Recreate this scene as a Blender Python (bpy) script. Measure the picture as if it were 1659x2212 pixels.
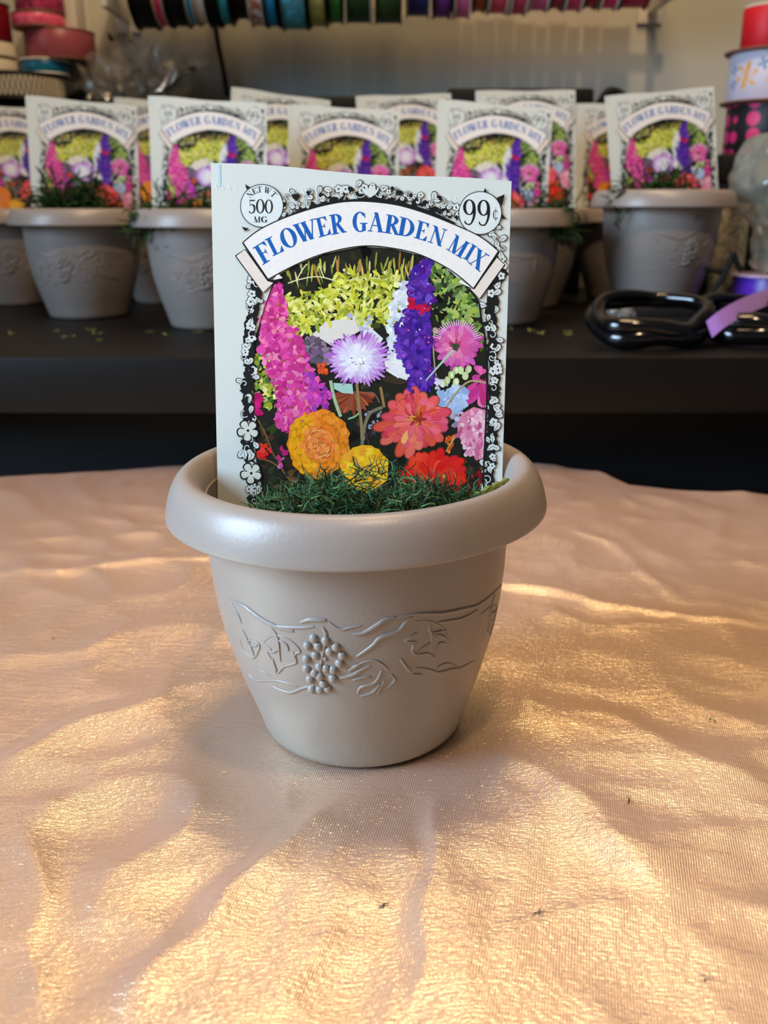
import bpy, bmesh, math, random
import numpy as np
from mathutils import Vector, Matrix, noise, geometry

# ------------------------------------------------------------------ camera, light, exposure
for o in list(bpy.data.objects):
    bpy.data.objects.remove(o, do_unlink=True)
scene = bpy.context.scene
col = scene.collection
R = math.radians
F = 2007.0                                   # focal length in photo pixels (frame 1659 x 2212)
PITCH = R(18.2)
CAM = Vector((0.0, -0.2467, 0.1457))
cd = bpy.data.cameras.new('camera')
cd.sensor_fit = 'VERTICAL'
cd.sensor_height = 4.54
cd.sensor_width = 3.42
cd.lens = F / 2212.0 * 4.54
cd.clip_start = 0.01
cd.clip_end = 50
cd.dof.use_dof = True
cd.dof.focus_distance = 0.247
cd.dof.aperture_fstop = 2.3
cam = bpy.data.objects.new('camera', cd)
cam.location = CAM
cam.rotation_euler = (math.pi / 2 - PITCH, 0, 0)
col.objects.link(cam)
scene.camera = cam

world = bpy.data.worlds.new('world')
scene.world = world
world.use_nodes = True
world.node_tree.nodes['Background'].inputs[0].default_value = (0.90, 0.92, 1.0, 1)
world.node_tree.nodes['Background'].inputs[1].default_value = 0.085

def add_light(name, kind, loc, target, energy, color, **kw):
    ld = bpy.data.lights.new(name, kind)
    ld.energy = energy
    ld.color = color
    for k, v in kw.items():
        setattr(ld, k, v)
    o = bpy.data.objects.new(name, ld)
    o.location = loc
    d = Vector(target) - Vector(loc)
    o.rotation_euler = d.to_track_quat('-Z', 'Y').to_euler()
    col.objects.link(o)
    return o

# the warm lamp hanging over the table and the cool daylight of the window beside it
add_light('ceiling_lamp_light', 'POINT', (0.165, -0.47, 1.40), (0, 0, 0), 33, (1.0, 0.72, 0.44), shadow_soft_size=0.045)
add_light('added_sheen_light', 'AREA', (0.04, 0.22, 1.22), (0.04, 0.10, 0.0), 8.5, (1.0, 0.68, 0.36), shape='DISK', size=0.46)  # no real lamp: added warm disk overhead, brings out the cloth's gold shimmer
add_light('window_light', 'AREA', (-0.98, -0.36, 0.52), (0.05, -0.05, 0.03), 6.2, (0.52, 0.75, 1.0), shape='RECTANGLE', size=0.5, size_y=0.6, spread=R(74))

scene.view_settings.view_transform = 'Standard'
scene.view_settings.look = 'None'
scene.view_settings.gamma = 1
scene.view_settings.use_curve_mapping = False
scene.view_settings.exposure = 0.0

# ------------------------------------------------------------------ pixel helpers
FWD = Vector((0, math.cos(PITCH), -math.sin(PITCH)))
UPV = Vector((0, math.sin(PITCH), math.cos(PITCH)))
def ray(px, py):
    return FWD + Vector((1, 0, 0)) * ((px - 829.5) / F) + UPV * ((1106 - py) / F)
def at_y(px, py, y):
    d = ray(px, py)
    return CAM + d * ((y - CAM.y) / d.y)
def at_z(px, py, z):
    d = ray(px, py)
    return CAM + d * ((z - CAM.z) / d.z)

# ------------------------------------------------------------------ mesh and tag helpers
class MB:
    def __init__(self):
        self.v = []; self.f = []; self.c = None
    def add(self, vs, fs):
        n = len(self.v)
        self.v += [tuple(p) for p in vs]
        self.f += [tuple(i + n for i in f) for f in fs]
    def box(self, x0, y0, z0, x1, y1, z1):
        self.add([(x0,y0,z0),(x1,y0,z0),(x1,y1,z0),(x0,y1,z0),(x0,y0,z1),(x1,y0,z1),(x1,y1,z1),(x0,y1,z1)],
                 [(0,3,2,1),(4,5,6,7),(0,1,5,4),(1,2,6,5),(2,3,7,6),(3,0,4,7)])
    def lathe(self, prof, seg=48, close=False, wob=None):
        n = len(prof); vs = []; fs = []
        for i in range(seg):
            a = 2 * math.pi * i / seg
            for j, (r, z) in enumerate(prof):
                k = wob(a, j) if wob else 1.0
                vs.append((r * k * math.cos(a), r * k * math.sin(a), z))
        for i in range(seg):
            i2 = (i + 1) % seg
            for j in range(n - 1 if not close else n):
                j2 = (j + 1) % n
                fs.append((i*n+j, i2*n+j, i2*n+j2, i*n+j2))
        self.add(vs, fs)
    def tube(self, pts, rad, sides=8, up=None, cap=True, flat=1.0):
        pts = [Vector(p) for p in pts]
        n = len(pts)
        rads = rad if isinstance(rad, (list, tuple)) else [rad] * n
        vs = []; fs = []
        ref = Vector(up) if up else None
        prev = None
        for i, p in enumerate(pts):
            t = (pts[min(i + 1, n - 1)] - pts[max(i - 1, 0)])
            if t.length < 1e-12: t = Vector((0, 0, 1))
            t.normalize()
            if ref is not None: a = ref - t * ref.dot(t)
            elif prev is not None: a = prev - t * prev.dot(t)
            else:
                a = Vector((0, 0, 1)).cross(t)
                if a.length < 1e-3: a = Vector((1, 0, 0)).cross(t)
            if a.length < 1e-6: a = t.orthogonal()
            a.normalize(); prev = a
            b = t.cross(a)
            for k in range(sides):
                th = 2 * math.pi * k / sides
                vs.append(p + (a * math.cos(th) * flat + b * math.sin(th)) * rads[i])
        for i in range(n - 1):
            for k in range(sides):
                k2 = (k + 1) % sides
                fs.append((i*sides+k, i*sides+k2, (i+1)*sides+k2, (i+1)*sides+k))
        if cap:
            fs.append(tuple(range(sides - 1, -1, -1)))
            fs.append(tuple((n - 1) * sides + k for k in range(sides)))
        self.add(vs, fs)
    def sphere(self, c, r, seg=12, rings=8, sc=(1, 1, 1)):
        vs = [(c[0], c[1], c[2] + r * sc[2])]; fs = []
        for i in range(1, rings):
            ph = math.pi * i / rings
            for k in range(seg):
                th = 2 * math.pi * k / seg
                vs.append((c[0] + r*sc[0]*math.sin(ph)*math.cos(th), c[1] + r*sc[1]*math.sin(ph)*math.sin(th), c[2] + r*sc[2]*math.cos(ph)))
        vs.append((c[0], c[1], c[2] - r * sc[2]))
        for k in range(seg):
            fs.append((0, 1 + k, 1 + (k + 1) % seg))
        for i in range(rings - 2):
            for k in range(seg):
                a = 1 + i * seg + k; b = 1 + i * seg + (k + 1) % seg
                fs.append((a, a + seg, b + seg, b))
        L = len(vs) - 1
        for k in range(seg):
            fs.append((L, 1 + (rings-2)*seg + (k+1) % seg, 1 + (rings-2)*seg + k))
        self.add(vs, fs)
    def build(self, name, mat, parent=None, smooth=40):
        me = bpy.data.meshes.new(name)
        me.from_pydata(self.v, [], self.f)
        if self.c is not None:
            at = me.color_attributes.new('tint', 'FLOAT_COLOR', 'POINT')
            at.data.foreach_set('color', np.asarray(self.c, dtype=np.float32).ravel())
        me.update()
        if smooth:
            me.polygons.foreach_set('use_smooth', [True] * len(me.polygons))
            me.set_sharp_from_angle(angle=R(smooth))
        me.materials.append(mat)
        o = bpy.data.objects.new(name, me)
        col.objects.link(o)
        if parent: o.parent = parent
        return o

def bevel_box(mb, x0, y0, z0, x1, y1, z1, b=0.002, seg=2):
    bm = bmesh.new()
    bmesh.ops.create_cube(bm, size=1)
    for v in bm.verts:
        v.co = Vector(((x0+x1)/2 + v.co.x*(x1-x0), (y0+y1)/2 + v.co.y*(y1-y0), (z0+z1)/2 + v.co.z*(z1-z0)))
    bmesh.ops.bevel(bm, geom=bm.edges[:], offset=b, segments=seg, affect='EDGES', profile=0.5)
    bm.verts.index_update()
    mb.add([v.co.copy() for v in bm.verts], [tuple(v.index for v in f.verts) for f in bm.faces])
    bm.free()

def tag(o, label=None, cat=None, group=None, kind=None):
    if label: o['label'] = label
    if cat: o['category'] = cat
    if group: o['group'] = group
    if kind: o['kind'] = kind
    return o
def thing(name, label, cat, loc=(0,0,0), rot=(0,0,0), group=None):
    o = bpy.data.objects.new(name, None)
    o.empty_display_size = 0.02
    o.location = loc; o.rotation_euler = rot
    col.objects.link(o)
    return tag(o, label, cat, group)
def share(src, parent, loc=None, name=None):
    o = src.copy()
    if name: o.name = name
    col.objects.link(o)
    o.parent = parent
    if loc is not None: o.location = loc
    return o

def lin(c):
    out = []
    for x in c[:3]:
        x = x / 255.0
        out.append(x / 12.92 if x <= 0.04045 else ((x + 0.055) / 1.055) ** 2.4)
    return (out[0], out[1], out[2], 1.0)

def mat(name, rgb, rough=0.5, spec=0.4, metal=0.0, noise_amt=0.0, noise_scale=40, bump=0.0, bump_scale=200, **kw):
    m = bpy.data.materials.new(name)
    m.use_nodes = True
    nt = m.node_tree
    b = nt.nodes['Principled BSDF']
    c = lin(rgb)
    b.inputs['Base Color'].default_value = c
    b.inputs['Roughness'].default_value = rough
    b.inputs['Specular IOR Level'].default_value = spec
    b.inputs['Metallic'].default_value = metal
    for k, v in kw.items():
        b.inputs[k].default_value = v
    tc = nt.nodes.new('ShaderNodeTexCoord')
    if noise_amt > 0:
        n = nt.nodes.new('ShaderNodeTexNoise')
        n.inputs['Scale'].default_value = noise_scale
        n.inputs['Detail'].default_value = 4
        nt.links.new(tc.outputs['Object'], n.inputs['Vector'])
        mx = nt.nodes.new('ShaderNodeMix'); mx.data_type = 'RGBA'
        mx.inputs[6].default_value = tuple(x * (1 - noise_amt) for x in c[:3]) + (1,)
        mx.inputs[7].default_value = tuple(min(1, x * (1 + noise_amt)) for x in c[:3]) + (1,)
        nt.links.new(n.outputs['Fac'], mx.inputs[0])
        nt.links.new(mx.outputs[2], b.inputs['Base Color'])
    if bump > 0:
        n2 = nt.nodes.new('ShaderNodeTexNoise')
        n2.inputs['Scale'].default_value = bump_scale
        n2.inputs['Detail'].default_value = 5
        nt.links.new(tc.outputs['Object'], n2.inputs['Vector'])
        bp = nt.nodes.new('ShaderNodeBump')
        bp.inputs['Strength'].default_value = bump
        bp.inputs['Distance'].default_value = 0.001
        nt.links.new(n2.outputs['Fac'], bp.inputs['Height'])
        nt.links.new(bp.outputs['Normal'], b.inputs['Normal'])
    return m

def attr_mat(name, rough, spec, boost=1.0, coat=0.0):
    m = bpy.data.materials.new(name); m.use_nodes = True
    nt = m.node_tree; b = nt.nodes['Principled BSDF']
    a = nt.nodes.new('ShaderNodeAttribute'); a.attribute_name = 'tint'
    n = nt.nodes.new('ShaderNodeTexNoise'); n.inputs['Scale'].default_value = 900; n.inputs['Detail'].default_value = 3
    tc = nt.nodes.new('ShaderNodeTexCoord'); nt.links.new(tc.outputs['Object'], n.inputs['Vector'])
    mr = nt.nodes.new('ShaderNodeMapRange')
    mr.inputs[1].default_value = 0.3; mr.inputs[2].default_value = 0.7
    mr.inputs[3].default_value = 0.965 * boost; mr.inputs[4].default_value = 1.03 * boost
    nt.links.new(n.outputs['Fac'], mr.inputs[0])
    vm = nt.nodes.new('ShaderNodeVectorMath'); vm.operation = 'SCALE'
    nt.links.new(a.outputs['Color'], vm.inputs[0]); nt.links.new(mr.outputs[0], vm.inputs['Scale'])
    nt.links.new(vm.outputs[0], b.inputs['Base Color'])
    b.inputs['Roughness'].default_value = rough
    b.inputs['Specular IOR Level'].default_value = spec
    b.inputs['Coat Weight'].default_value = coat
    return m

def clear_mat(name, tint, density=0.25, rough=0.08, gloss=0.35):
    # thin clear film: see-through, milky where it crumples, bright glints
    m = bpy.data.materials.new(name); m.use_nodes = True
    nt = m.node_tree; nt.nodes.clear()
    out = nt.nodes.new('ShaderNodeOutputMaterial')
    tr = nt.nodes.new('ShaderNodeBsdfTransparent'); tr.inputs[0].default_value = (0.96, 0.96, 0.95, 1)
    df = nt.nodes.new('ShaderNodeBsdfTranslucent'); df.inputs[0].default_value = lin(tint)
    d2 = nt.nodes.new('ShaderNodeBsdfDiffuse'); d2.inputs[0].default_value = lin(tint)
    gl = nt.nodes.new('ShaderNodeBsdfGlossy'); gl.inputs['Roughness'].default_value = rough
    fr = nt.nodes.new('ShaderNodeFresnel'); fr.inputs[0].default_value = 1.22
    m1 = nt.nodes.new('ShaderNodeMixShader'); m1.inputs[0].default_value = 0.75
    nt.links.new(df.outputs[0], m1.inputs[1]); nt.links.new(d2.outputs[0], m1.inputs[2])
    m2 = nt.nodes.new('ShaderNodeMixShader'); m2.inputs[0].default_value = density
    nt.links.new(tr.outputs[0], m2.inputs[1]); nt.links.new(m1.outputs[0], m2.inputs[2])
    mth = nt.nodes.new('ShaderNodeMath'); mth.operation = 'MULTIPLY_ADD'
    mth.inputs[1].default_value = 1.0; mth.inputs[2].default_value = gloss * 0.25
    nt.links.new(fr.outputs[0], mth.inputs[0])
    m3 = nt.nodes.new('ShaderNodeMixShader')
    nt.links.new(mth.outputs[0], m3.inputs[0])
    nt.links.new(m2.outputs[0], m3.inputs[1]); nt.links.new(gl.outputs[0], m3.inputs[2])
    nt.links.new(m3.outputs[0], out.inputs['Surface'])
    return m

M = {}
M['pot'] = mat('pot_plastic', (140, 129, 122), rough=0.36, spec=0.5, noise_amt=0.03, noise_scale=60, bump=0.05, bump_scale=900)
M['paper'] = mat('packet_paper', (214, 217, 209), rough=0.42, spec=0.35, noise_amt=0.02, noise_scale=30)
M['print'] = attr_mat('packet_print', 0.36, 0.4, 1.0)
M['moss'] = attr_mat('moss_fibre', 0.8, 0.15)
M['soil'] = mat('potting_soil', (52, 40, 32), rough=0.95, spec=0.1, noise_amt=0.4, noise_scale=300, bump=1.0, bump_scale=400)
M['wall'] = mat('wall_paint', (186, 184, 172), rough=0.85, spec=0.15, noise_amt=0.03, noise_scale=9, bump=0.12, bump_scale=160)
M['floor'] = mat('floor_wood', (92, 66, 46), rough=0.5, noise_amt=0.2, noise_scale=8)
M['desk'] = mat('desk_espresso', (12, 9, 8), rough=0.48, spec=0.2, noise_amt=0.25, noise_scale=30, bump=0.06, bump_scale=120)
M['black'] = mat('matte_black', (17, 16, 16), rough=0.6, spec=0.25, noise_amt=0.1)
M['black_gloss'] = mat('glossy_black_plastic', (8, 8, 9), rough=0.12, spec=0.6, bump=0.1, bump_scale=120)
M['cream'] = mat('cream_card', (216, 206, 186), rough=0.7, spec=0.2, noise_amt=0.04)
M['white_metal'] = mat('white_painted_metal', (222, 218, 208), rough=0.4)
M['brown_card'] = mat('brown_card', (120, 78, 62), rough=0.6)
M['table'] = mat('table_wood', (120, 86, 60), rough=0.5, noise_amt=0.15, noise_scale=12)
M['film'] = clear_mat('clear_film', (236, 230, 216), density=0.16, rough=0.15, gloss=0.2)
M['film_milky'] = clear_mat('milky_film', (196, 200, 186), density=0.32, rough=0.22, gloss=0.25)

# ------------------------------------------------------------------ room and furniture
WALL_Y = 0.7533
DESK_Z = 0.0655
DESK_Y = 0.521 + CAM.y
FLOOR_Z = -0.72
mb = MB(); mb.box(-1.6, WALL_Y, FLOOR_Z, 1.6, WALL_Y + 0.06, 1.7)
tag(mb.build('wall_back', M['wall'], smooth=0), 'beige painted wall behind the desk', kind='structure')
mb = MB(); mb.box(-1.6, -1.8, FLOOR_Z - 0.05, 1.6, WALL_Y + 0.06, FLOOR_Z)
tag(mb.build('floor', M['floor'], smooth=0), 'brown wooden floor', kind='structure')

desk = thing('desk', 'dark espresso desk with a thick front edge, standing against the wall', 'desk', (0, DESK_Y, FLOOR_Z))
def local_box(name, m, parent, a, b, bev=0.0015):
    mb = MB(); L = parent.location
    bevel_box(mb, a[0]-L.x, a[1]-L.y, a[2]-L.z, b[0]-L.x, b[1]-L.y, b[2]-L.z, bev)
    return mb.build(name, m, parent)
local_box('desk_top', M['desk'], desk, (-0.75, DESK_Y, 0.0335), (0.75, WALL_Y - 0.003, DESK_Z), 0.0012)
local_box('apron', M['black'], desk, (-0.70, DESK_Y + 0.052, -0.10), (0.70, DESK_Y + 0.07, 0.0335))
local_box('back_panel', M['black'], desk, (-0.70, WALL_Y - 0.03, FLOOR_Z + 0.03), (0.70, WALL_Y - 0.012, 0.0335))
for sx in (-0.72, 0.67):
    local_box('side_panel', M['desk'], desk, (sx, DESK_Y + 0.03, FLOOR_Z), (sx + 0.04, WALL_Y - 0.012, 0.0335))

# round table
TC = Vector((-0.015, -0.190)); TR = 0.487
table = thing('round_table', 'round wooden table hidden under the shimmering cloth', 'table', (TC.x, TC.y, FLOOR_Z))
mb = MB(); mb.lathe([(0, -0.028), (TR - 0.046, -0.028), (TR - 0.040, -0.022), (TR - 0.040, -0.006), (TR - 0.044, -0.0035), (0, -0.0035)], 96)
for i in range(len(mb.v)): mb.v[i] = (mb.v[i][0], mb.v[i][1], mb.v[i][2] - FLOOR_Z)
mb.build('table_top', M['table'], table)
mb = MB(); mb.lathe([(0, 0), (0.20, 0.0), (0.20, 0.02), (0.05, 0.05), (0.035, 0.1), (0.035, 0.60), (0.08, 0.68), (0, 0.69)], 40)
mb.build('pedestal', M['table'], table)

# cloth: wrinkled height field with folds, hanging over the rim
def seg_d(px, py, ax, ay, bx, by):
    vx, vy = bx - ax, by - ay
    L2 = vx * vx + vy * vy
    t = np.clip(((px - ax) * vx + (py - ay) * vy) / L2, 0, 1)
    dx, dy = px - (ax + t * vx), py - (ay + t * vy)
    d = np.sqrt(dx * dx + dy * dy)
    s = np.sign(vx * (py - ay) - vy * (px - ax))      # + on the left of the direction
    return d, s, t
FOLDS = [  # pixel polyline, height mm, width left mm, width right mm
    ([(800,1690),(640,1830),(520,1930),(380,2080),(240,2240)], 2.2, 30, 9),
    ([(930,1690),(932,1850),(915,2000),(880,2240)], 1.3, 26, 6),
    ([(1040,1250),(1200,1275),(1400,1325),(1700,1345)], 1.6, 12, 5),
    ([(1080,1290),(1300,1345),(1420,1352),(1500,1330)], 1.0, 6, 10),
    ([(1040,1500),(1250,1540),(1450,1610),(1700,1720)], 1.9, 12, 22),
    ([(1000,1590),(1150,1660),(1300,1760),(1480,1980)], 1.4, 16, 10),
    ([(-60,1240),(250,1215),(520,1195)], 1.2, 14, 6),
    ([(-60,1660),(200,1560),(400,1470)], 1.8, 8, 18),
    ([(470,1680),(300,1860),(150,1990)], 1.5, 14, 8),
    ([(80,1720),(88,1900),(80,2240)], 1.2, 8, 20),
    ([(-60,1420),(180,1400),(330,1330)], 0.9, 14, 10),
    ([(1230,1130),(1330,1180),(1420,1260),(1470,1300)], 1.0, 8, 5),
    ([(1440,1060),(1560,1100),(1540,1180),(1600,1210)], 1.0, 9, 7),
    ([(1200,1090),(1350,1075),(1500,1120)], 0.9, 8, 8),
    ([(1150,1700),(1300,1800),(1420,1830),(1700,1850)], 1.2, 14, 14),
    ([(620,1720),(560,1900),(420,1990)], 0.8, 10, 10),
    ([(220,1100),(330,1150),(420,1110)], 0.9, 9, 12),
]
def smooth_noise(x, y, seed):
    rs = np.random.RandomState(seed)
    h = np.zeros_like(x)
    for k in range(14):
        a = rs.uniform(0, 2 * np.pi); fq = rs.uniform(0.6, 1.6)
        h += np.sin((x * np.cos(a) + y * np.sin(a)) * fq + rs.uniform(0, 6.28))
    return h / 3.7
def cloth_h(x, y):
    h = np.zeros_like(x)
    wx = x + 0.010 * smooth_noise(x * 28, y * 28, 4); wy = y + 0.010 * smooth_noise(x * 28, y * 28, 5)
    fx = x + 0.0022 * smooth_noise(x * 150, y * 150, 6); fy = y + 0.0022 * smooth_noise(x * 150, y * 150, 7)
    for pl, A, wl, wr in FOLDS:
        best = np.full_like(x, 1e9); sg = np.zeros_like(x); fade = np.zeros_like(x)
        pts = [at_z(a, b, 0) for a, b in pl]
        n = len(pts) - 1
        for i in range(n):
            d, s, t = seg_d(fx, fy, pts[i].x, pts[i].y, pts[i+1].x, pts[i+1].y)
            m = d < best
            best = np.where(m, d, best); sg = np.where(m, s, sg); fade = np.where(m, (i + t) / n, fade)
        w = np.where(sg > 0, wl, wr) * 0.001
        e = np.clip(np.minimum(fade, 1 - fade) * 6, 0, 1)
        u = np.clip(1 - best / w, 0, 1)
        h += A * 0.001 * u * (0.55 + 0.45 * u) * e
    # crumpled facets
    c = 1 - np.abs(smooth_noise(wx * 95, wy * 95, 1))
    h += 0.0010 * c
    c2 = 1 - np.abs(smooth_noise(wx * 210 + 3, wy * 160, 2))
    h += 0.00030 * c2
    h += 0.0005 * smooth_noise(x * 30, y * 30, 3)
    h += 0.00005 * smooth_noise(x * 700, y * 420, 8)
    d = np.sqrt((x + 0.0061) ** 2 + y ** 2)
    k = np.clip((d - 0.030) / 0.018, 0, 1); k = k * k * (3 - 2 * k)
    return (h - 0.0011) * k - 0.0001
NR, NA = 270, 1000
rr = np.linspace(0.0, TR, NR)
ang = np.linspace(0, 2 * np.pi, NA, endpoint=False)
# edge of the cloth over the rim: a few soft bends
edge = 1.0 + 0.006 * np.sin(7 * ang + 1.0) + 0.004 * np.sin(17 * ang)
far = [at_z(a, b, 0) for a, b in [(0,1028),(200,1013),(430,999),(620,992),(830,988),(1050,992),(1190,1000),(1290,1010),(1325,1026),(1362,1041),(1450,1047),(1659,1058)]]
fa = np.array([math.atan2(p.y - TC.y, p.x - TC.x) for p in far]); fe = np.array([(math.hypot(p.x - TC.x, p.y - TC.y) - .004) / TR for p in far])
o_ = np.argsort(fa); fa = fa[o_]; fe = fe[o_]
wgt = np.clip(np.minimum(ang - (fa[0] - .25), (fa[-1] + .25) - ang) / .25, 0, 1)
edge = edge * (1 - wgt) + np.interp(ang, fa, fe) * wgt
print('edge', np.round(fe, 3))
X = TC.x + rr[:, None] * (np.cos(ang) * (1 + (edge - 1) * 1.0))[None] 
Y = TC.y + rr[:, None] * (np.sin(ang) * (1 + (edge - 1) * 1.0))[None]
Z = cloth_h(X, Y)
# hanging part
hang = []
for k in range(1, 34):
    s = k * 0.006
    if s < 0.012:
        a = s / 0.012 * math.pi / 2
        out_r = TR + 0.0076 * math.sin(a); dz = -0.0076 * (1 - math.cos(a))
    else:
        out_r = TR + 0.0076; dz = -0.0076 - (s - 0.012)
    wv = 1 + min(1, max(0, (s - 0.01)) / 0.15) * 0.05 * (np.sin(23 * ang + 0.7) + 0.5 * np.sin(41 * ang))
    ro = out_r * edge * wv
    hang.append((TC.x + ro * np.cos(ang), TC.y + ro * np.sin(ang), Z[-1] * max(0, 1 - s / 0.03) + dz))
X = np.vstack([X] + [h[0][None] for h in hang]); Y = np.vstack([Y] + [h[1][None] for h in hang]); Z = np.vstack([Z] + [h[2][None] for h in hang])
nrow = X.shape[0]
verts = np.stack([X, Y, Z], -1).reshape(-1, 3)
idx = np.arange(nrow * NA).reshape(nrow, NA)
q = np.stack([idx[1:-1], idx[2:], np.roll(idx[2:], -1, 1), np.roll(idx[1:-1], -1, 1)], -1).reshape(-1, 4)
me = bpy.data.meshes.new('tablecloth')
tri0 = [(0, int(idx[1, i]), int(idx[1, (i + 1) % NA])) for i in range(NA)]
me.from_pydata(verts.tolist(), [], tri0 + q.tolist())
me.update()
me.polygons.foreach_set('use_smooth', [True] * len(me.polygons))

def cloth_material():
    m = bpy.data.materials.new('organza_satin'); m.use_nodes = True
    nt = m.node_tree; nt.nodes.clear(); N = nt.nodes.new; L = nt.links.new
    out = N('ShaderNodeOutputMaterial')
    tc = N('ShaderNodeTexCoord')
    # woven threads: fine warp and weft relief
    mp = N('ShaderNodeMapping'); mp.inputs['Rotation'].default_value = (0, 0, R(12))
    L(tc.outputs['Object'], mp.inputs['Vector'])
    w1 = N('ShaderNodeTexWave'); w1.bands_direction = 'X'; w1.inputs['Scale'].default_value = 520; w1.inputs['Distortion'].default_value = 1.2; w1.inputs['Detail'].default_value = 1
    w2 = N('ShaderNodeTexWave'); w2.bands_direction = 'Y'; w2.inputs['Scale'].default_value = 640; w2.inputs['Distortion'].default_value = 1.2; w2.inputs['Detail'].default_value = 1
    L(mp.outputs[0], w1.inputs['Vector']); L(mp.outputs[0], w2.inputs['Vector'])
    ad = N('ShaderNodeMath'); ad.operation = 'ADD'
    L(w1.outputs['Fac'], ad.inputs[0]); L(w2.outputs['Fac'], ad.inputs[1])
    ns = N('ShaderNodeTexNoise'); ns.inputs['Scale'].default_value = 420; ns.inputs['Detail'].default_value = 4
    mp2 = N('ShaderNodeMapping'); mp2.inputs['Scale'].default_value = (0.45, 1.3, 1); mp2.inputs['Rotation'].default_value = (0, 0, R(-8))
    L(tc.outputs['Object'], mp2.inputs['Vector']); L(mp2.outputs[0], ns.inputs['Vector'])
    ad2 = N('ShaderNodeMath'); ad2.operation = 'MULTIPLY_ADD'; ad2.inputs[1].default_value = 5.0
    L(ns.outputs['Fac'], ad2.inputs[0]); L(ad.outputs[0], ad2.inputs[2])
    bp = N('ShaderNodeBump'); bp.inputs['Strength'].default_value = 0.8; bp.inputs['Distance'].default_value = 0.00007
    L(ad2.outputs[0], bp.inputs['Height'])
    df = N('ShaderNodeBsdfDiffuse'); df.inputs['Color'].default_value = lin((208, 170, 154))
    L(bp.outputs[0], df.inputs['Normal'])
    gl = N('ShaderNodeBsdfAnisotropic')
    gl.inputs['Color'].default_value = (1.0, 0.80, 0.52, 1)
    gl.inputs['Roughness'].default_value = 0.32
    gl.inputs['Anisotropy'].default_value = 0.55
    tg = N('ShaderNodeCombineXYZ'); tg.inputs[1].default_value = 1.0
    L(tg.outputs[0], gl.inputs['Tangent'])
    L(bp.outputs[0], gl.inputs['Normal'])
    mx = N('ShaderNodeMixShader'); mx.inputs[0].default_value = 0.5
    L(df.outputs[0], mx.inputs[1]); L(gl.outputs[0], mx.inputs[2])
    # loose bright filaments between the threads
    mp3 = N('ShaderNodeMapping'); mp3.inputs['Scale'].default_value = (0.35, 1.0, 1); mp3.inputs['Rotation'].default_value = (0, 0, R(-14))
    n3 = N('ShaderNodeTexNoise'); n3.inputs['Scale'].default_value = 1500; n3.inputs['Detail'].default_value = 2
    L(tc.outputs['Object'], mp3.inputs['Vector']); L(mp3.outputs[0], n3.inputs['Vector'])
    b3 = N('ShaderNodeBump'); b3.inputs['Strength'].default_value = 1.0; b3.inputs['Distance'].default_value = 0.0005
    L(n3.outputs['Fac'], b3.inputs['Height'])
    g3 = N('ShaderNodeBsdfAnisotropic'); g3.inputs['Color'].default_value = (1.0, 0.86, 0.62, 1); g3.inputs['Roughness'].default_value = 0.2
    L(b3.outputs[0], g3.inputs['Normal'])
    mx3 = N('ShaderNodeMixShader'); mx3.inputs[0].default_value = 0.2
    L(mx.outputs[0], mx3.inputs[1]); L(g3.outputs[0], mx3.inputs[2])
    L(mx3.outputs[0], out.inputs['Surface'])
    return m
M['cloth'] = cloth_material()
me.materials.append(M['cloth'])
cloth = bpy.data.objects.new('tablecloth', me); col.objects.link(cloth)
tag(cloth, 'shimmering peach organza cloth with gold sheen and creases over the round table', 'tablecloth')

# ------------------------------------------------------------------ flower pots
POT_X = -0.0061
PZ = [0.0, 0.002, .005, .010, .017, .025, .033, .041, .049, .057, .066, .0705]
PR = [0.0283, 0.02945, 0.0303, 0.0319, 0.0343, 0.0367, 0.0388, 0.0402, 0.0411, 0.0416, 0.0420, 0.0424]
def pot_r(z):
    return float(np.interp(z, PZ, PR))
def catmull(pts, n=6):
    P = [Vector(p) for p in pts]
    if len(P) < 3:
        return [P[0].lerp(P[-1], i / n) for i in range(n + 1)]
    out = []
    for i in range(len(P) - 1):
        p0 = P[max(i-1, 0)]; p1 = P[i]; p2 = P[i+1]; p3 = P[min(i+2, len(P)-1)]
        for k in range(n):
            t = k / n
            out.append(0.5 * ((2*p1) + (p2-p0)*t + (2*p0-5*p1+4*p2-p3)*t*t + (3*p1-p0-3*p2+p3)*t*t*t))
    out.append(P[-1])
    return out
POT_ROT = Matrix.Rotation(R(-1.25), 4, 'Y')
POT_M = Matrix.Translation((POT_X, 0, 0.0002)) @ POT_ROT
POT_INV = POT_M.inverted()
def pot_hit(px, py):
    o = POT_INV @ CAM; d = (POT_INV.to_3x3() @ ray(px, py)).normalized()
    t = 0.15
    while t < 0.34:
        p = o + d * t
        if 0 <= p.z <= 0.07 and math.hypot(p.x, p.y) < pot_r(p.z):
            lo, hi = t - 0.0005, t
            for _ in range(12):
                mid = (lo + hi) / 2; p = o + d * mid
                if math.hypot(p.x, p.y) < pot_r(p.z): hi = mid
                else: lo = mid
            p = o + d * hi
            n = Vector((p.x, p.y, 0)).normalized(); n.z = -0.25; n.normalize()
            return p, n
        t += 0.0005
    return None

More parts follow.
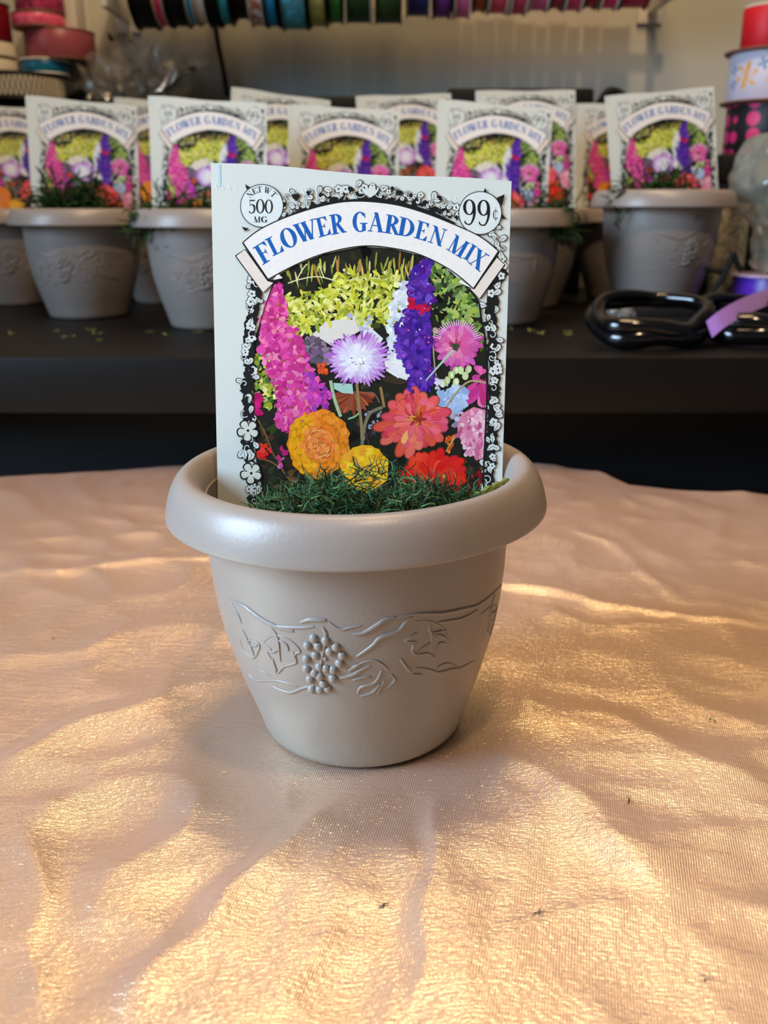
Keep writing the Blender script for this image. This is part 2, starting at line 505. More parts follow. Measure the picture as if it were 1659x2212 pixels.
body_prof = [(0.0, 0.0012), (0.025, 0.0012), (0.0268, 0.0)] + [(PR[0] - 0.0004, 0.0002)] 
zs = np.linspace(0.0012, 0.0725, 40)
body_prof += [(pot_r(z), float(z)) for z in zs]
inner = [(pot_r(z) - 0.0016, float(z)) for z in np.linspace(0.0725, 0.003, 24)]
body_prof += inner + [(0.0, 0.003)]
rim_prof_c = [(0.0508, 0.0672), (0.0521, 0.0673), (0.0519, 0.0695), (0.0510, 0.0730), (0.0497, 0.0760), (0.0482, 0.0779), (0.0467, 0.07875),
              (0.0450, 0.0786), (0.0434, 0.0775), (0.0420, 0.0750), (0.0412, 0.0720), (0.0408, 0.069)]
rp = [(v.x, v.y) for v in catmull([(a, b, 0) for a, b in rim_prof_c], 4)]
rim_prof = rp + [(0.0422, 0.0688), (0.0438, 0.0740), (0.0460, 0.0765), (0.0478, 0.0757), (0.0495, 0.0725)]

def c5(x, y): return (460 + x / 5.184, 1240 + y / 5.184)
def c6(x, y): return (760 + x / 4.608, 1240 + y / 4.608)
VINES = [  # crop fn, points, radius mm
    (c5, [(190,290),(330,350),(450,440),(600,540),(760,610),(900,640)], 1.0),
    (c5, [(520,470),(650,570),(780,595),(1000,600),(1130,590)], 0.7),
    (c5, [(195,310),(240,390),(290,470),(320,550)], 0.6),
    (c5, [(980,545),(1080,515),(1200,515),(1270,515)], 0.8),
    (c5, [(1290,530),(1420,620),(1540,600),(1659,575)], 0.45),
    (c5, [(1225,590),(1255,640),(1280,690)], 0.5),
    (c5, [(400,1120),(480,1190),(680,1190),(820,1220),(950,1255)], 0.5),
    (c5, [(670,1260),(760,1300),(870,1325),(1000,1280),(1130,1250)], 0.6),
    (c5, [(450,1050),(540,1080),(630,1140)], 0.4),
    (c5, [(1520,1085),(1590,1040),(1659,1005)], 0.7),
    (c5, [(1420,1165),(1540,1140),(1659,1090)], 0.7),
    (c6, [(0,600),(110,590),(250,510),(330,455),(430,430)], 0.8),
    (c6, [(50,825),(200,720),(290,630),(460,570),(540,480),(620,420)], 0.8),
    (c6, [(430,440),(560,410),(700,395),(900,390),(1100,350),(1250,310),(1400,200),(1500,90)], 0.7),
    (c6, [(860,480),(950,470),(1100,440),(1250,360)], 0.6),
    (c6, [(640,935),(760,950),(860,980),(980,950),(1090,930),(1220,860)], 0.6),
    (c6, [(850,930),(940,890),(1060,925)], 0.4),
    (c6, [(480,840),(540,920),(590,980)], 0.6),
    (c6, [(600,1000),(700,1000)], 0.5),
]
LEAVES = [  # outline, veins
    (c5, [(560,770),(640,700),(720,690),(860,740),(975,860),(920,900),(930,990),(850,1020),(790,1040),(715,1110),(680,1000),(610,870),(650,840),(560,770)],
     [[(650,600),(720,700),(740,850),(755,980)], [(730,740),(820,790),(845,860)], [(740,830),(680,870),(615,865)], [(890,870),(915,920),(925,980)], [(665,940),(690,1020),(715,1085)]]),
    (c5, [(300,720),(370,760),(430,740),(520,790),(500,880),(450,940),(390,900),(330,820),(300,720)],
     [[(330,620),(400,760),(440,850),(460,920)], [(420,800),(500,800)]]),
    (c6, [(0,960),(90,890),(220,860),(320,910),(360,960)], [[(0,1060),(100,1030),(190,1020)], [(0,1005),(100,950),(190,910)], [(60,1190),(90,1130),(230,1080),(300,960)],
        [(80,1220),(200,1180),(260,1120),(280,1090)], [(250,1195),(280,1130),(330,1060)], [(300,1180),(400,1090),(430,1050),(390,1000)]]),
    (c6, [(640,470),(780,470),(900,540),(960,690),(870,690),(820,830),(760,790),(640,800),(600,750),(640,680),(530,670),(600,590),(640,470)],
     [[(780,480),(770,540),(795,600),(790,680),(765,780)], [(795,600),(850,650)], [(790,590),(940,560)], [(800,600),(900,620),(955,685)], [(790,680),(720,730),(650,790)], [(620,700),(600,750)], [(540,665),(580,635),(660,580)]]),
    (c6, [(1290,400),(1380,330),(1460,320),(1480,420),(1440,520),(1400,620),(1330,570),(1300,480),(1290,400)],
     [[(1420,200),(1390,340),(1370,480),(1350,600)], [(1385,400),(1460,350)], [(1375,470),(1440,480)]]),
]
GRAPES = [(1130,720),(1265,750),(1060,805),(1180,810),(1380,820),(1050,950),(1150,910),(1258,950),(1450,915),(1310,870),(1050,1060),(1195,1040),
          (1350,1075),(1420,1000),(1090,1180),(1200,1145),(1345,1170),(1240,1230),(1110,1290),(1290,1280),(1200,1295),(1270,1060),(1140,1110)]

def relief_tube(mb, pts, rad):
    hits = []
    for p in catmull([(a, b, 0) for a, b in pts], 5):
        h = pot_hit(p.x, p.y)
        if h: hits.append(h)
    if len(hits) < 2: return
    n = len(hits)
    P = [h[0] - h[1] * rad * 0.25 for h in hits]
    rads = [rad * (0.55 + 0.45 * math.sin(math.pi * min(1, max(0, (i + 0.6) / (n - 1 + 1.2))))) for i in range(n)]
    mb.tube(P, rads, 7)

def make_pot_meshes():
    root = thing('flower_pot', '', 'flower pot')
    b = MB(); b.lathe(body_prof, 128); body = b.build('pot_body', M['pot'], root)
    b = MB(); b.lathe(rim_prof, 128, close=True); rim = b.build('pot_rim', M['pot'], root, 60)
    b = MB()
    for fn, pts, r in VINES:
        relief_tube(b, [fn(*p) for p in pts], r * 0.00088)
    vine = b.build('vine_relief', M['pot'], root, 80)
    leaves = []
    for fn, ol, veins in LEAVES:
        b = MB()
        relief_tube(b, [fn(*p) for p in ol], 0.00040)
        for v in veins: relief_tube(b, [fn(*p) for p in v], 0.00050)
        if b.v: leaves.append(b.build('leaf_relief', M['pot'], root, 80))
    b = MB()
    relief_tube(b, [c5(*p) for p in [(1225,590),(1262,690),(1240,850),(1210,1000),(1190,1200)]], 0.0006)
    cl = b.build('grape_cluster', M['pot'], root, 80)
    gb = MB(); gb.sphere((0, 0, 0), 1.0, 16, 10)
    g0 = None; joined = MB()
    for i, g in enumerate(GRAPES):
        h = pot_hit(*c5(*g))
        rg = 0.00135 if g != (1258, 950) else 0.0008
        if g0 is None:
            go = gb.build('grape', M['pot'], cl, 80); g0 = go
        else:
            go = share(g0, cl)
        go.location = h[0] - h[1] * 0.0003; go.scale = (rg, rg, rg)
        q = MB(); q.sphere(h[0] - h[1] * 0.0003, rg, 10, 6); joined.add(q.v, q.f)
    return root, body, rim, vine, leaves, cl, joined
pot, pot_body, pot_rim, pot_vine, pot_leaves, pot_grapes, joined_grapes = make_pot_meshes()
pot.location = (POT_X, 0, 0.0002); pot.rotation_euler = (0, R(-1.25), 0)
tag(pot, 'taupe plastic flower pot with embossed grapes and vines standing on the peach cloth', 'flower pot')
def soil_mesh():
    b = MB(); rs = random.Random(3)
    prof = [(0, 0.056), (0.012, 0.0562), (0.022, 0.0555), (0.032, 0.0550), (0.0392, 0.0545), (0.0394, 0.045), (0, 0.045)]
    b.lathe(prof, 48, wob=lambda a, j: 1.0)
    return b
soil = soil_mesh().build('potting_soil', M['soil'], pot)
far_grapes = joined_grapes.build('grape_cluster', M['pot'], None, 80)
POT_PARTS = [pot_body, pot_rim, pot_vine, far_grapes] + pot_leaves + [soil]

# ------------------------------------------------------------------ seed packet: paper envelope and its printed face
LEAN = R(-9.0)
PK_ROT = Matrix.Rotation(LEAN, 4, 'X')
PK_O = at_y(777, 1090, 0.0015)
PK_M = Matrix.Translation(PK_O) @ PK_ROT @ Matrix.Translation((0, 0, -0.030))
PK_INV = PK_M.inverted()
def pk(px, py):
    """photo pixel -> (u, v) on the face of the packet"""
    o = PK_INV @ CAM; d = PK_INV.to_3x3() @ ray(px, py)
    t = -o.y / d.y
    p = o + d * t
    return (p.x, p.z)
random.seed(11)
ART = []          # (polygon in pixels, colour, layer)
def put(poly, c, layer):
    ART.append((poly, c, layer))
def jit(c, a=14, rnd=random):
    k = rnd.uniform(-a, a)
    return tuple(max(0, min(255, x + k + rnd.uniform(-a, a) * 0.5)) for x in c)
def c1(x, y): return (440 + x / 4.608, 340 + y / 4.608)
def c2(x, y): return (780 + x / 4.608, 340 + y / 4.608)
def c3(x, y): return (440 + x / 4.608, 660 + y / 4.608)
def c4(x, y): return (780 + x / 4.608, 660 + y / 4.608)
def C(fn, pts): return [fn(*p) for p in pts]
def ell(cx, cy, rx, ry, n=28, a0=0, a1=2*math.pi, rot=0):
    out = []
    for i in range(n):
        a = a0 + (a1 - a0) * i / n
        x, y = rx * math.cos(a), ry * math.sin(a)
        out.append((cx + x * math.cos(rot) - y * math.sin(rot), cy + x * math.sin(rot) + y * math.cos(rot)))
    return out
def jag(cx, cy, rx, ry, n=11, amp=0.35, rot=0):
    out = []
    for i in range(n):
        a = 2 * math.pi * (i + random.uniform(-0.25, 0.25)) / n
        k = 1 + random.uniform(-amp, amp)
        x, y = rx * k * math.cos(a), ry * k * math.sin(a)
        out.append((cx + x * math.cos(rot) - y * math.sin(rot), cy + x * math.sin(rot) + y * math.cos(rot)))
    return out
def petal(x, y, a, L, w, tip=0.6, blunt=0.25):
    """petal from base (x, y) along angle a"""
    ca, sa = math.cos(a), math.sin(a)
    sh = [(0, 0.12), (0.3, 0.7), (tip, 1.0), (0.88, 0.75), (1.0, blunt)] if blunt < .45 else [(0, 0.12), (0.3, 0.62), (0.58, 0.94), (0.76, 1.0), (0.89, 0.84), (0.97, 0.5), (1.0, 0.14)]
    pts = [(t * L, k * w / 2) for t, k in sh] + [(t * L, -k * w / 2) for t, k in reversed(sh)]
    return [(x + px * ca - py * sa, y + px * sa + py * ca) for px, py in pts]
def smooth_line(pts, n=6):
    return [(v.x, v.y) for v in catmull([(a, b, 0) for a, b in pts], n)]
def stroke(pts, w, c, layer, smooth=True):
    P = smooth_line(pts) if smooth and len(pts) > 2 else list(pts)
    n = len(P)
    ws = w if isinstance(w, list) else None
    def wid(i):
        if ws is None: return w
        t = i / max(1, n - 1) * (len(ws) - 1); k = min(int(t), len(ws) - 2)
        return ws[k] + (ws[k+1] - ws[k]) * (t - k)
    Lf, Rt = [], []
    for i in range(n):
        a = P[max(i-1, 0)]; b = P[min(i+1, n-1)]
        dx, dy = b[0]-a[0], b[1]-a[1]; l = math.hypot(dx, dy) or 1
        h = wid(i) / 2
        Lf.append((P[i][0] - dy/l*h, P[i][1] + dx/l*h)); Rt.append((P[i][0] + dy/l*h, P[i][1] - dx/l*h))
    for i in range(n - 1):
        put([Lf[i], Lf[i+1], Rt[i+1], Rt[i]], c, layer)
def inside(p, poly):
    x, y = p; r = False; j = len(poly) - 1
    for i in range(len(poly)):
        xi, yi = poly[i]; xj, yj = poly[j]
        if (yi > y) != (yj > y) and x < (xj - xi) * (y - yi) / (yj - yi) + xi: r = not r
        j = i
    return r
def scatter(poly, n, smin, smax, cols, layer, kind='jag', spread=3, ang=None):
    xs = [p[0] for p in poly]; ys = [p[1] for p in poly]; k = 0; tries = 0
    while k < n and tries < n * 30:
        tries += 1
        p = (random.uniform(min(xs), max(xs)), random.uniform(min(ys), max(ys)))
        if not inside(p, poly): continue
        k += 1
        s = random.uniform(smin, smax); c = jit(random.choice(cols))
        a = random.uniform(0, 6.28) if ang is None else ang + random.uniform(-0.6, 0.6)
        if kind == 'jag': put(jag(p[0], p[1], s, s * random.uniform(0.5, 1), 9, 0.35, a), c, layer + random.randint(0, spread))
        elif kind == 'leaf': put(petal(p[0], p[1], a, s * 2.2, s * 0.8, 0.45, 0.05), c, layer + random.randint(0, spread))
        elif kind == 'round': put(ell(p[0], p[1], s, s * random.uniform(0.7, 1), 9, rot=a), c, layer + random.randint(0, spread))

# --- picture inside the arch
ARCH = [(590,613),(572,665),(558,710),(548,747),(547,800),(548,855),(551,942),(556,1007),(566,1050),(572,1110),(700,1130),(900,1130),(1046,1100),(1046,1061),
        (1043,1029),(1046,964),(1050,877),(1052,801),(1047,732),(1038,684),(1033,652),(1012,624),(975,588),(910,552),(845,537),(780,533),(700,549),(635,575),(606,592)]
put(ARCH, (34, 34, 26), 1)
DK = [(26,30,18),(40,44,26),(18,20,14)]
scatter(ARCH, 240, 5, 14, DK + [(60,66,34)], 2, 'jag', 0)
# yellow-green broom in the upper middle
YG = [(206,204,58),(188,188,52),(222,220,96),(160,168,48),(232,230,140),(140,150,44)]
broom = [(606,690),(612,645),(650,628),(690,634),(720,606),(760,592),(800,600),(850,590),(880,620),(872,668),(850,700),(760,690),(700,690),(660,716),(625,712)]
scatter(broom, 520, 4, 11, YG, 3, 'leaf', 4)
scatter(broom, 160, 4, 9, YG, 4, 'jag', 3)
spike = [(612,640),(640,600),(700,570),(770,552),(850,556),(890,575),(880,620),(760,612),(690,632)]
for k in range(60):
    x = random.uniform(620, 890); y0 = random.uniform(585, 625)
    put(petal(x, y0, -math.pi/2 + random.uniform(-0.35, 0.35), random.uniform(22, 50), random.uniform(3, 6), 0.4, 0.05), jit(random.choice([(150,160,60),(196,190,80),(176,128,62),(120,130,50),(206,200,120)])), 5)
for fnp in ([(622,612),(650,603),(690,598),(740,612)], [(752,606),(790,600),(860,606)], [(640,607),(655,580),(664,570)], [(700,600),(690,575)]):
    stroke(fnp, 2.6, (222,218,160), 6)
# green leaves upper right
GR = [(120,150,62),(92,122,52),(160,180,84),(70,96,40),(186,196,98),(140,168,100)]
ur = [(920,562),(960,580),(1000,612),(1030,650),(1040,700),(1046,760),(1000,720),(950,700),(930,650)]
scatter(ur, 260, 3, 9, GR, 3, 'jag', 4)
scatter([(935,640),(962,640),(962,690),(940,694)], 20, 6, 9, [(20,22,14)], 8, 'jag', 0)
left_low = [(548,750),(590,752),(600,860),(590,900),(550,850)]
scatter(left_low, 120, 3, 8, YG + GR, 4, 'jag', 3)
# pink spires on the left
PK1 = [(222,66,150),(236,96,158),(206,56,140),(228,84,176),(240,130,170),(196,44,126)]
PU1 = [(172,56,168),(150,48,160),(192,70,180)]
sp1 = [(592,612),(606,616),(618,650),(616,690),(640,712),(660,740),(660,770),(676,800),(690,830),(690,870),(670,890),(655,920),(625,935),(596,915),(600,870),(585,820),(566,770),(560,720),(570,670)]
put(sp1, (204, 60, 140), 6)
scatter(sp1, 420, 4, 10, PK1, 7, 'jag', 4)
for x, y in [(600,715),(625,735),(612,780),(640,840),(620,840),(655,905),(604,660),(660,800),(600,690),(650,770),(630,880)]:
    for k in range(6):
        a = k * math.pi / 3 + random.uniform(-.2, .2)
        put(petal(x, y, a, random.uniform(13, 19), 11, 0.65, 0.5), jit(random.choice(PK1), 12), 11)
    put(jag(x, y, 3.5, 3, 8, .4), jit((150,90,40)), 12)
scatter([(655,800),(680,810),(712,850),(710,880),(680,890),(668,860)], 46, 5, 10, PU1 + [(206,60,170)], 9, 'jag', 3)
scatter([(548,845),(566,850),(572,880),(562,900),(550,890)], 14, 6, 9, [(214,26,120),(190,20,100)], 9, 'jag', 1)
# red blooms tucked between
scatter([(680,790),(700,786),(708,806),(696,812)], 10, 5, 8, [(206,62,28),(226,86,30)], 10, 'jag', 1)
scatter([(552,962),(580,958),(586,980),(570,988),(555,982)], 14, 5, 9, [(212,30,26),(180,20,24),(232,60,40)], 9, 'jag', 1)
# soil and stems at the bottom
low = [(552,900),(600,930),(640,1000),(700,1030),(900,1040),(1046,980),(1046,1100),(566,1110)]
scatter(low, 200, 4, 11, [(58,38,28),(42,30,24),(74,52,34),(34,40,26),(92,64,40)], 3, 'jag', 2)
for pl in ([(550,895),(570,930),(590,980),(598,992)], [(556,990),(590,1000),(640,1040)], [(600,995),(620,1030),(650,1050)]):
    stroke(pl, 3, (128,88,56), 5)
scatter([(596,980),(606,960),(620,960),(622,1000),(604,1010)], 10, 4, 7, [(214,110,170),(196,40,120)], 6, 'jag', 1)
# mauve rock and cream petal behind the aster
put(C(c3, [(1080,290),(1200,170),(1330,140),(1500,140),(1560,250),(1420,330),(1330,330),(1270,400),(1180,340)]), (226,218,208), 6)
scatter(C(c3, [(1020,330),(1100,300),(1260,400),(1290,470),(1240,560),(1100,560),(1010,480)]), 50, 6, 11, [(108,84,108),(130,106,130),(88,70,88),(148,126,140)], 5, 'jag', 2)
scatter(C(c3, [(1450,100),(1659,120),(1659,330),(1560,260)]), 30, 4, 8, [(214,216,226),(180,180,200),(206,206,120)], 6, 'jag', 1)
put(C(c4, [(0,150),(120,240),(220,330),(160,420),(0,330)]), (226,222,230), 6)
# rust flower under the aster
for k in range(26):
    a = math.pi * (0.05 + 0.9 * k / 25)
    put(petal(762, 846, a, random.uniform(40, 56), 8, 0.6, 0.3), jit(random.choice([(164,80,50),(136,60,36),(190,104,66),(110,48,30)])), 6)
put(C(c3, [(1290,770),(1480,780),(1490,880),(1380,870),(1300,830)]), (168, 206, 190), 7)
for pl, w, c in ([(714,822),(722,860),(736,900)], 7, (170,190,150)), ([(770,820),(774,860),(780,910),(782,950)], 6, (150,124,84)), ([(822,836),(826,858),(830,880)], 6, (150,120,70)), ([(790,848),(808,850),(820,870)], 3, (120,90,70)), \
        ([(826,880),(800,892),(788,920),(782,960)], 7, (124,116,92)), ([(752,905),(766,900),(776,892)], 4, (140,180,130)), ([(790,930),(800,970)], 3, (70,50,40)):
    stroke(pl, w, c, 8)
scatter(C(c4, [(20,1050),(200,1060),(220,1200),(100,1300),(20,1380)]), 40, 3, 7, [(40,34,34),(150,150,160),(60,46,60),(28,24,24)], 5, 'jag', 1)
# purple spire and its white companion
WH = [(224,228,234),(206,212,222),(236,238,240),(190,200,210)]
wsp = [(862,616),(884,604),(892,640),(880,680),(862,720),(874,750),(860,780),(842,770),(838,700),(846,650)]
scatter(wsp, 170, 4, 9, WH, 7, 'jag', 3)
PUR = [(72,34,150),(92,46,168),(58,26,128),(110,60,180),(80,30,140)]
psp = [(912,558),(936,566),(924,590),(928,620),(944,650),(920,664),(930,700),(932,740),(930,790),(938,820),(920,848),(884,850),(886,810),(872,780),(852,762),(860,720),(850,712),(872,676),(884,660),(880,620),(886,590),(900,575)]
put(psp, (74, 34, 146), 9)
scatter(psp, 300, 4, 10, PUR, 9, 'jag', 4)
scatter(psp, 26, 1.2, 2.5, [(200,190,230),(240,90,150)], 14, 'round', 0)
scatter(C(c2, [(460,1410),(520,1380),(560,1460),(700,1480),(690,1540),(600,1560),(470,1490)]), 24, 3, 7, [(214,24,66),(190,16,60)], 14, 'jag', 1)
wd = C(c4, [(230,560),(280,480),(340,470),(420,560),(500,640),(520,720),(440,750),(330,700),(250,650)])
put(wd, (232,228,224), 8)
for k in range(18):
    x0, y0 = c4(300 + random.uniform(-30, 60), 580 + random.uniform(-40, 60)); put(petal(x0, y0, random.uniform(0.1, 1.0), random.uniform(22, 40), 5, .6, .2), jit((236,234,232), 8), 9)
put(C(c4, [(200,690),(330,700),(500,760),(380,790),(230,760)]), (60,46,32), 8)
# lavender aster
AX, AY = 771, 777
for ring, (L0, w, cols) in enumerate([(72, 8, [(190,120,206),(176,100,196),(206,150,216)]), (62, 8, [(206,160,222),(216,180,228)]), (51, 8, [(224,204,236),(214,186,230)]), (40, 8, [(238,232,244),(228,220,240)]), (24, 7, [(244,244,248)])]):
    n = [46, 40, 34, 24, 14][ring]
    for k in range(n):
        a = 2 * math.pi * (k + random.uniform(-.3, .3)) / n
        sq = 0.74 if math.sin(a) > 0 else 0.80
        L = L0 * random.uniform(0.85, 1.1) * (abs(math.cos(a)) + sq * abs(math.sin(a))) / (abs(math.cos(a)) + abs(math.sin(a)))
        put(petal(AX, AY, a, L, w, 0.75, 0.3), jit(random.choice(cols), 10), 10 + ring)
for k in range(14):
    put(jag(AX + random.uniform(-12, 16), AY + random.uniform(-4, 12), 1.6, 1.1, 6, .4), random.choice([(90,110,140),(214,110,70),(70,80,110)]), 15)
# pink scabious on its pale stem
SX, SY = 988, 744
for ring, (L0, w, n, cols) in enumerate([(56, 13, 22, [(206,84,166),(220,110,182),(190,66,150)]), (46, 12, 20, [(222,112,176),(208,90,160)]), (32, 9, 16, [(214,90,150),(230,130,170)])]):
    for k in range(n):
        a = 2 * math.pi * (k + random.uniform(-.3, .3)) / n
        put(petal(SX, SY, a, L0 * random.uniform(.85, 1.08), w, 0.7, 0.6), jit(random.choice(cols), 10), 10 + ring)
for k in range(26):
    a = -math.pi * (0.1 + 0.8 * k / 25)
    stroke([(SX + 38*math.cos(a), SY + 40*math.sin(a)), (SX + 55*math.cos(a), SY + 53*math.sin(a))], 1.6, (232, 206, 226), 13, False)
for k in range(16):
    put(petal(SX - 4, SY + 1, random.uniform(0, 6.28), random.uniform(9, 16), 4, .6, .3), jit((170,50,90)), 13)
put(jag(983, 749, 8, 9, 10, .25), (62,72,50), 14)
stroke([(979,756),(950,788),(920,822)], [6, 4.5, 3], (176,196,180), 14)
stroke([(938,716),(936,750),(940,800),(946,830)], 3, (170,150,140), 9)
put(ell(940, 714, 6, 7, 12), (190,160,130), 10)
# buds and pale blue patch
for x, y in [(975,810),(985,800),(995,800),(1005,812),(966,822),(1012,798),(985,825),(956,828)]:
    put(ell(x, y, 7, 9, 14, rot=random.uniform(-.5, .5)), jit((188,204,136)), 10); put(ell(x + 1, y, 3, 6, 10), jit((226,230,190)), 11)
scatter(C(c4, [(720,720),(860,700),(880,780),(730,830)]), 24, 3, 6, [(226,214,230),(206,190,214)], 9, 'jag', 1)
scatter(C(c4, [(800,870),(900,800),(1050,830),(1040,1000),(960,1050),(860,1040),(760,960)]), 70, 6, 12, [(168,192,224),(184,204,232),(150,176,214)], 7, 'jag', 2)
scatter(C(c4, [(880,1050),(1020,1040),(1000,1180),(920,1200)]), 24, 4, 8, [(190,180,200),(150,130,150)], 7, 'jag', 1)
stroke(C(c4, [(1240,770),(1100,750),(1010,800),(920,900),(840,1020)]), 4, (176,160,120), 12)
for k in range(16):
    x0, y0 = c4(1180, 770); put(petal(x0 + random.uniform(-4, 14), y0 + random.uniform(-10, 14), math.pi * random.uniform(0.35, 0.8), random.uniform(38, 60), 13, .65, .5), jit(random.choice([(218,76,150),(232,110,172),(200,56,130)])), 9)
for k in range(9):
    x0, y0 = c4(1190, 690); put(petal(x0, y0, random.uniform(2.4, 6.0), random.uniform(14, 24), 10, .65, .5), jit(random.choice([(222,96,162),(206,70,146)])), 9)
# pink carnation
car = C(c4, [(1000,1080),(1120,1010),(1240,1040),(1245,1300),(1220,1500),(1120,1500),(1040,1430),(960,1280),(960,1180)])
put(car, (222,130,160), 8)
for k in range(120):
    while True:
        p = (random.uniform(985, 1050), random.uniform(878, 988))
        if inside(p, car): break
    put(petal(p[0], p[1], random.uniform(0.6, 2.6), random.uniform(9, 16), 9, .7, .6), jit(random.choice([(238,170,190),(228,136,166),(246,200,210),(206,96,140)]), 12), 9 + k // 32)
# orange bits by the carnation
scatter(C(c4, [(850,1300),(930,1290),(930,1400),(860,1460)]), 18, 3, 6, [(226,120,40),(206,90,30)], 8, 'jag', 1)
stroke(C(c4, [(960,1280),(900,1360),(850,1450)]), 4, (190,150,90), 9)
# coral zinnia
ZX, ZY = 897, 908
COR = [(232,86,78),(238,112,92),(222,70,84),(240,100,110),(226,82,60),(236,92,122)]
pet = [(-2.62,62),(-2.25,68),(-1.92,70),(-1.55,66),(-1.18,64),(-0.84,66),(-0.5,60),(-0.2,72),(0.08,70),(0.35,72),(0.62,70),(0.9,64),(1.2,58),(1.55,66),(1.85,80),(2.15,78),(2.45,84),(2.75,80),(3.05,86),(-2.9,56)]
for ring in range(3):
    for a, L in pet:
        a2 = a + random.uniform(-.12, .12) + ring * 0.16
        l2 = L * (1.08, 0.86, 0.6)[ring] * random.uniform(.92, 1.06)
        w2 = (26, 22, 15)[ring]
        c = jit(random.choice(COR), 10)
        put(petal(ZX, ZY, a2, l2, w2, .72, .62), tuple(x * 0.72 for x in c), 12 + ring)
        put(petal(ZX, ZY, a2, l2 * 0.97, w2 * 0.82, .72, .6), c, 13 + ring)
        stroke([(ZX + 12*math.cos(a2), ZY + 12*math.sin(a2)), (ZX + l2*.85*math.cos(a2), ZY + l2*.85*math.sin(a2))], 1.2, tuple(min(255, x * 1.08 + 14) for x in c), 14 + ring, False)
for k in range(40):
    a = random.uniform(0, 6.28); put(petal(ZX + 3 + random.uniform(-8, 8), ZY - 2 + random.uniform(-8, 8), a, random.uniform(10, 19), 4, .6, .3), jit(random.choice([(166,56,30),(226,150,60),(196,70,36),(140,40,26)])), 17)
put(petal(880, 930, 1.9, 30, 14, .6, .4), (246, 176, 96), 17)
# orange marigold
MX, MY = 688, 958
put(jag(MX, MY, 68, 74, 40, 0.06), (232,134,22), 11)
for ring in range(6):
    n = [40, 36, 30, 24, 18, 12][ring]; rr_ = [60, 50, 40, 30, 20, 10][ring]
    for k in range(n):
        a = 2 * math.pi * (k + random.uniform(-.4, .4)) / n
        jr = rr_ + random.uniform(-6, 6); x, y = MX + jr * 0.95 * math.cos(a), MY + jr * 1.08 * math.sin(a)
        base = (246,164,24) if math.cos(a) < -0.2 else (246,138,36)
        if ring > 2: base = (248,138,60)
        c = jit(base, 14)
        put(jag(x, y, 10, 7, 9, .3, a + math.pi/2), tuple(q * 0.84 for q in c), 12 + ring // 2)
        put(jag(x + 1.4*math.cos(a), y + 1.4*math.sin(a), 8, 5, 9, .3, a + math.pi/2), c, 13 + ring // 2)
for k in range(40):
    a = random.uniform(0, 6.28); r_ = random.uniform(4, 34)
    stroke([(690 + r_*math.cos(a), 962 + r_*math.sin(a)), (690 + r_*math.cos(a+.4), 962 + r_*math.sin(a+.4))], 1.6, random.choice([(255,190,110),(214,84,24)]), 17, False)
# yellow marigold
put(jag(788, 1012, 52, 50, 34, 0.06), (240,176,26), 14)
for ring in range(4):
    n = [30, 24, 18, 12][ring]; rr_ = [44, 34, 22, 11][ring]
    for k in range(n):
        a = 2 * math.pi * (k + random.uniform(-.4, .4)) / n
        c = jit(random.choice([(250,204,44),(248,186,32),(244,160,40)]), 10)
        put(jag(788 + rr_*math.cos(a), 1012 + rr_*0.95*math.sin(a), 9, 6, 9, .3, a + math.pi/2), c, 15 + ring // 2)
# red zinnia
for ring in range(2):
    for k in range(17):
        a = -math.pi + math.pi * 1.0 * k / 16 + random.uniform(-.06, .06)
        L = random.uniform(58, 76) * (1, .7)[ring] * (1.12 if abs(math.cos(a)) > .6 else .95)
        put(petal(936, 1036, a, L, 24, .75, .6), tuple(x * .75 for x in (226,40,26)), 13 + ring)
        put(petal(936, 1036, a, L * .97, 19, .75, .6), jit(random.choice([(234,44,30),(240,66,38),(222,30,30)]), 8), 14 + ring)
for k in range(14):
    put(petal(936, 1040, random.uniform(0, 3.14), random.uniform(30, 66), 16, .7, .5), jit((206,34,30)), 13)
scatter([(905,1028),(960,1026),(960,1050),(910,1056)], 24, 2, 4, [(196,120,50),(150,30,30),(224,150,70)], 17, 'jag', 0)
scatter([(990,1030),(1044,1020),(1046,1090),(1000,1090)], 26, 5, 10, [(150,20,36),(90,40,34),(60,30,28)], 8, 'jag', 2)

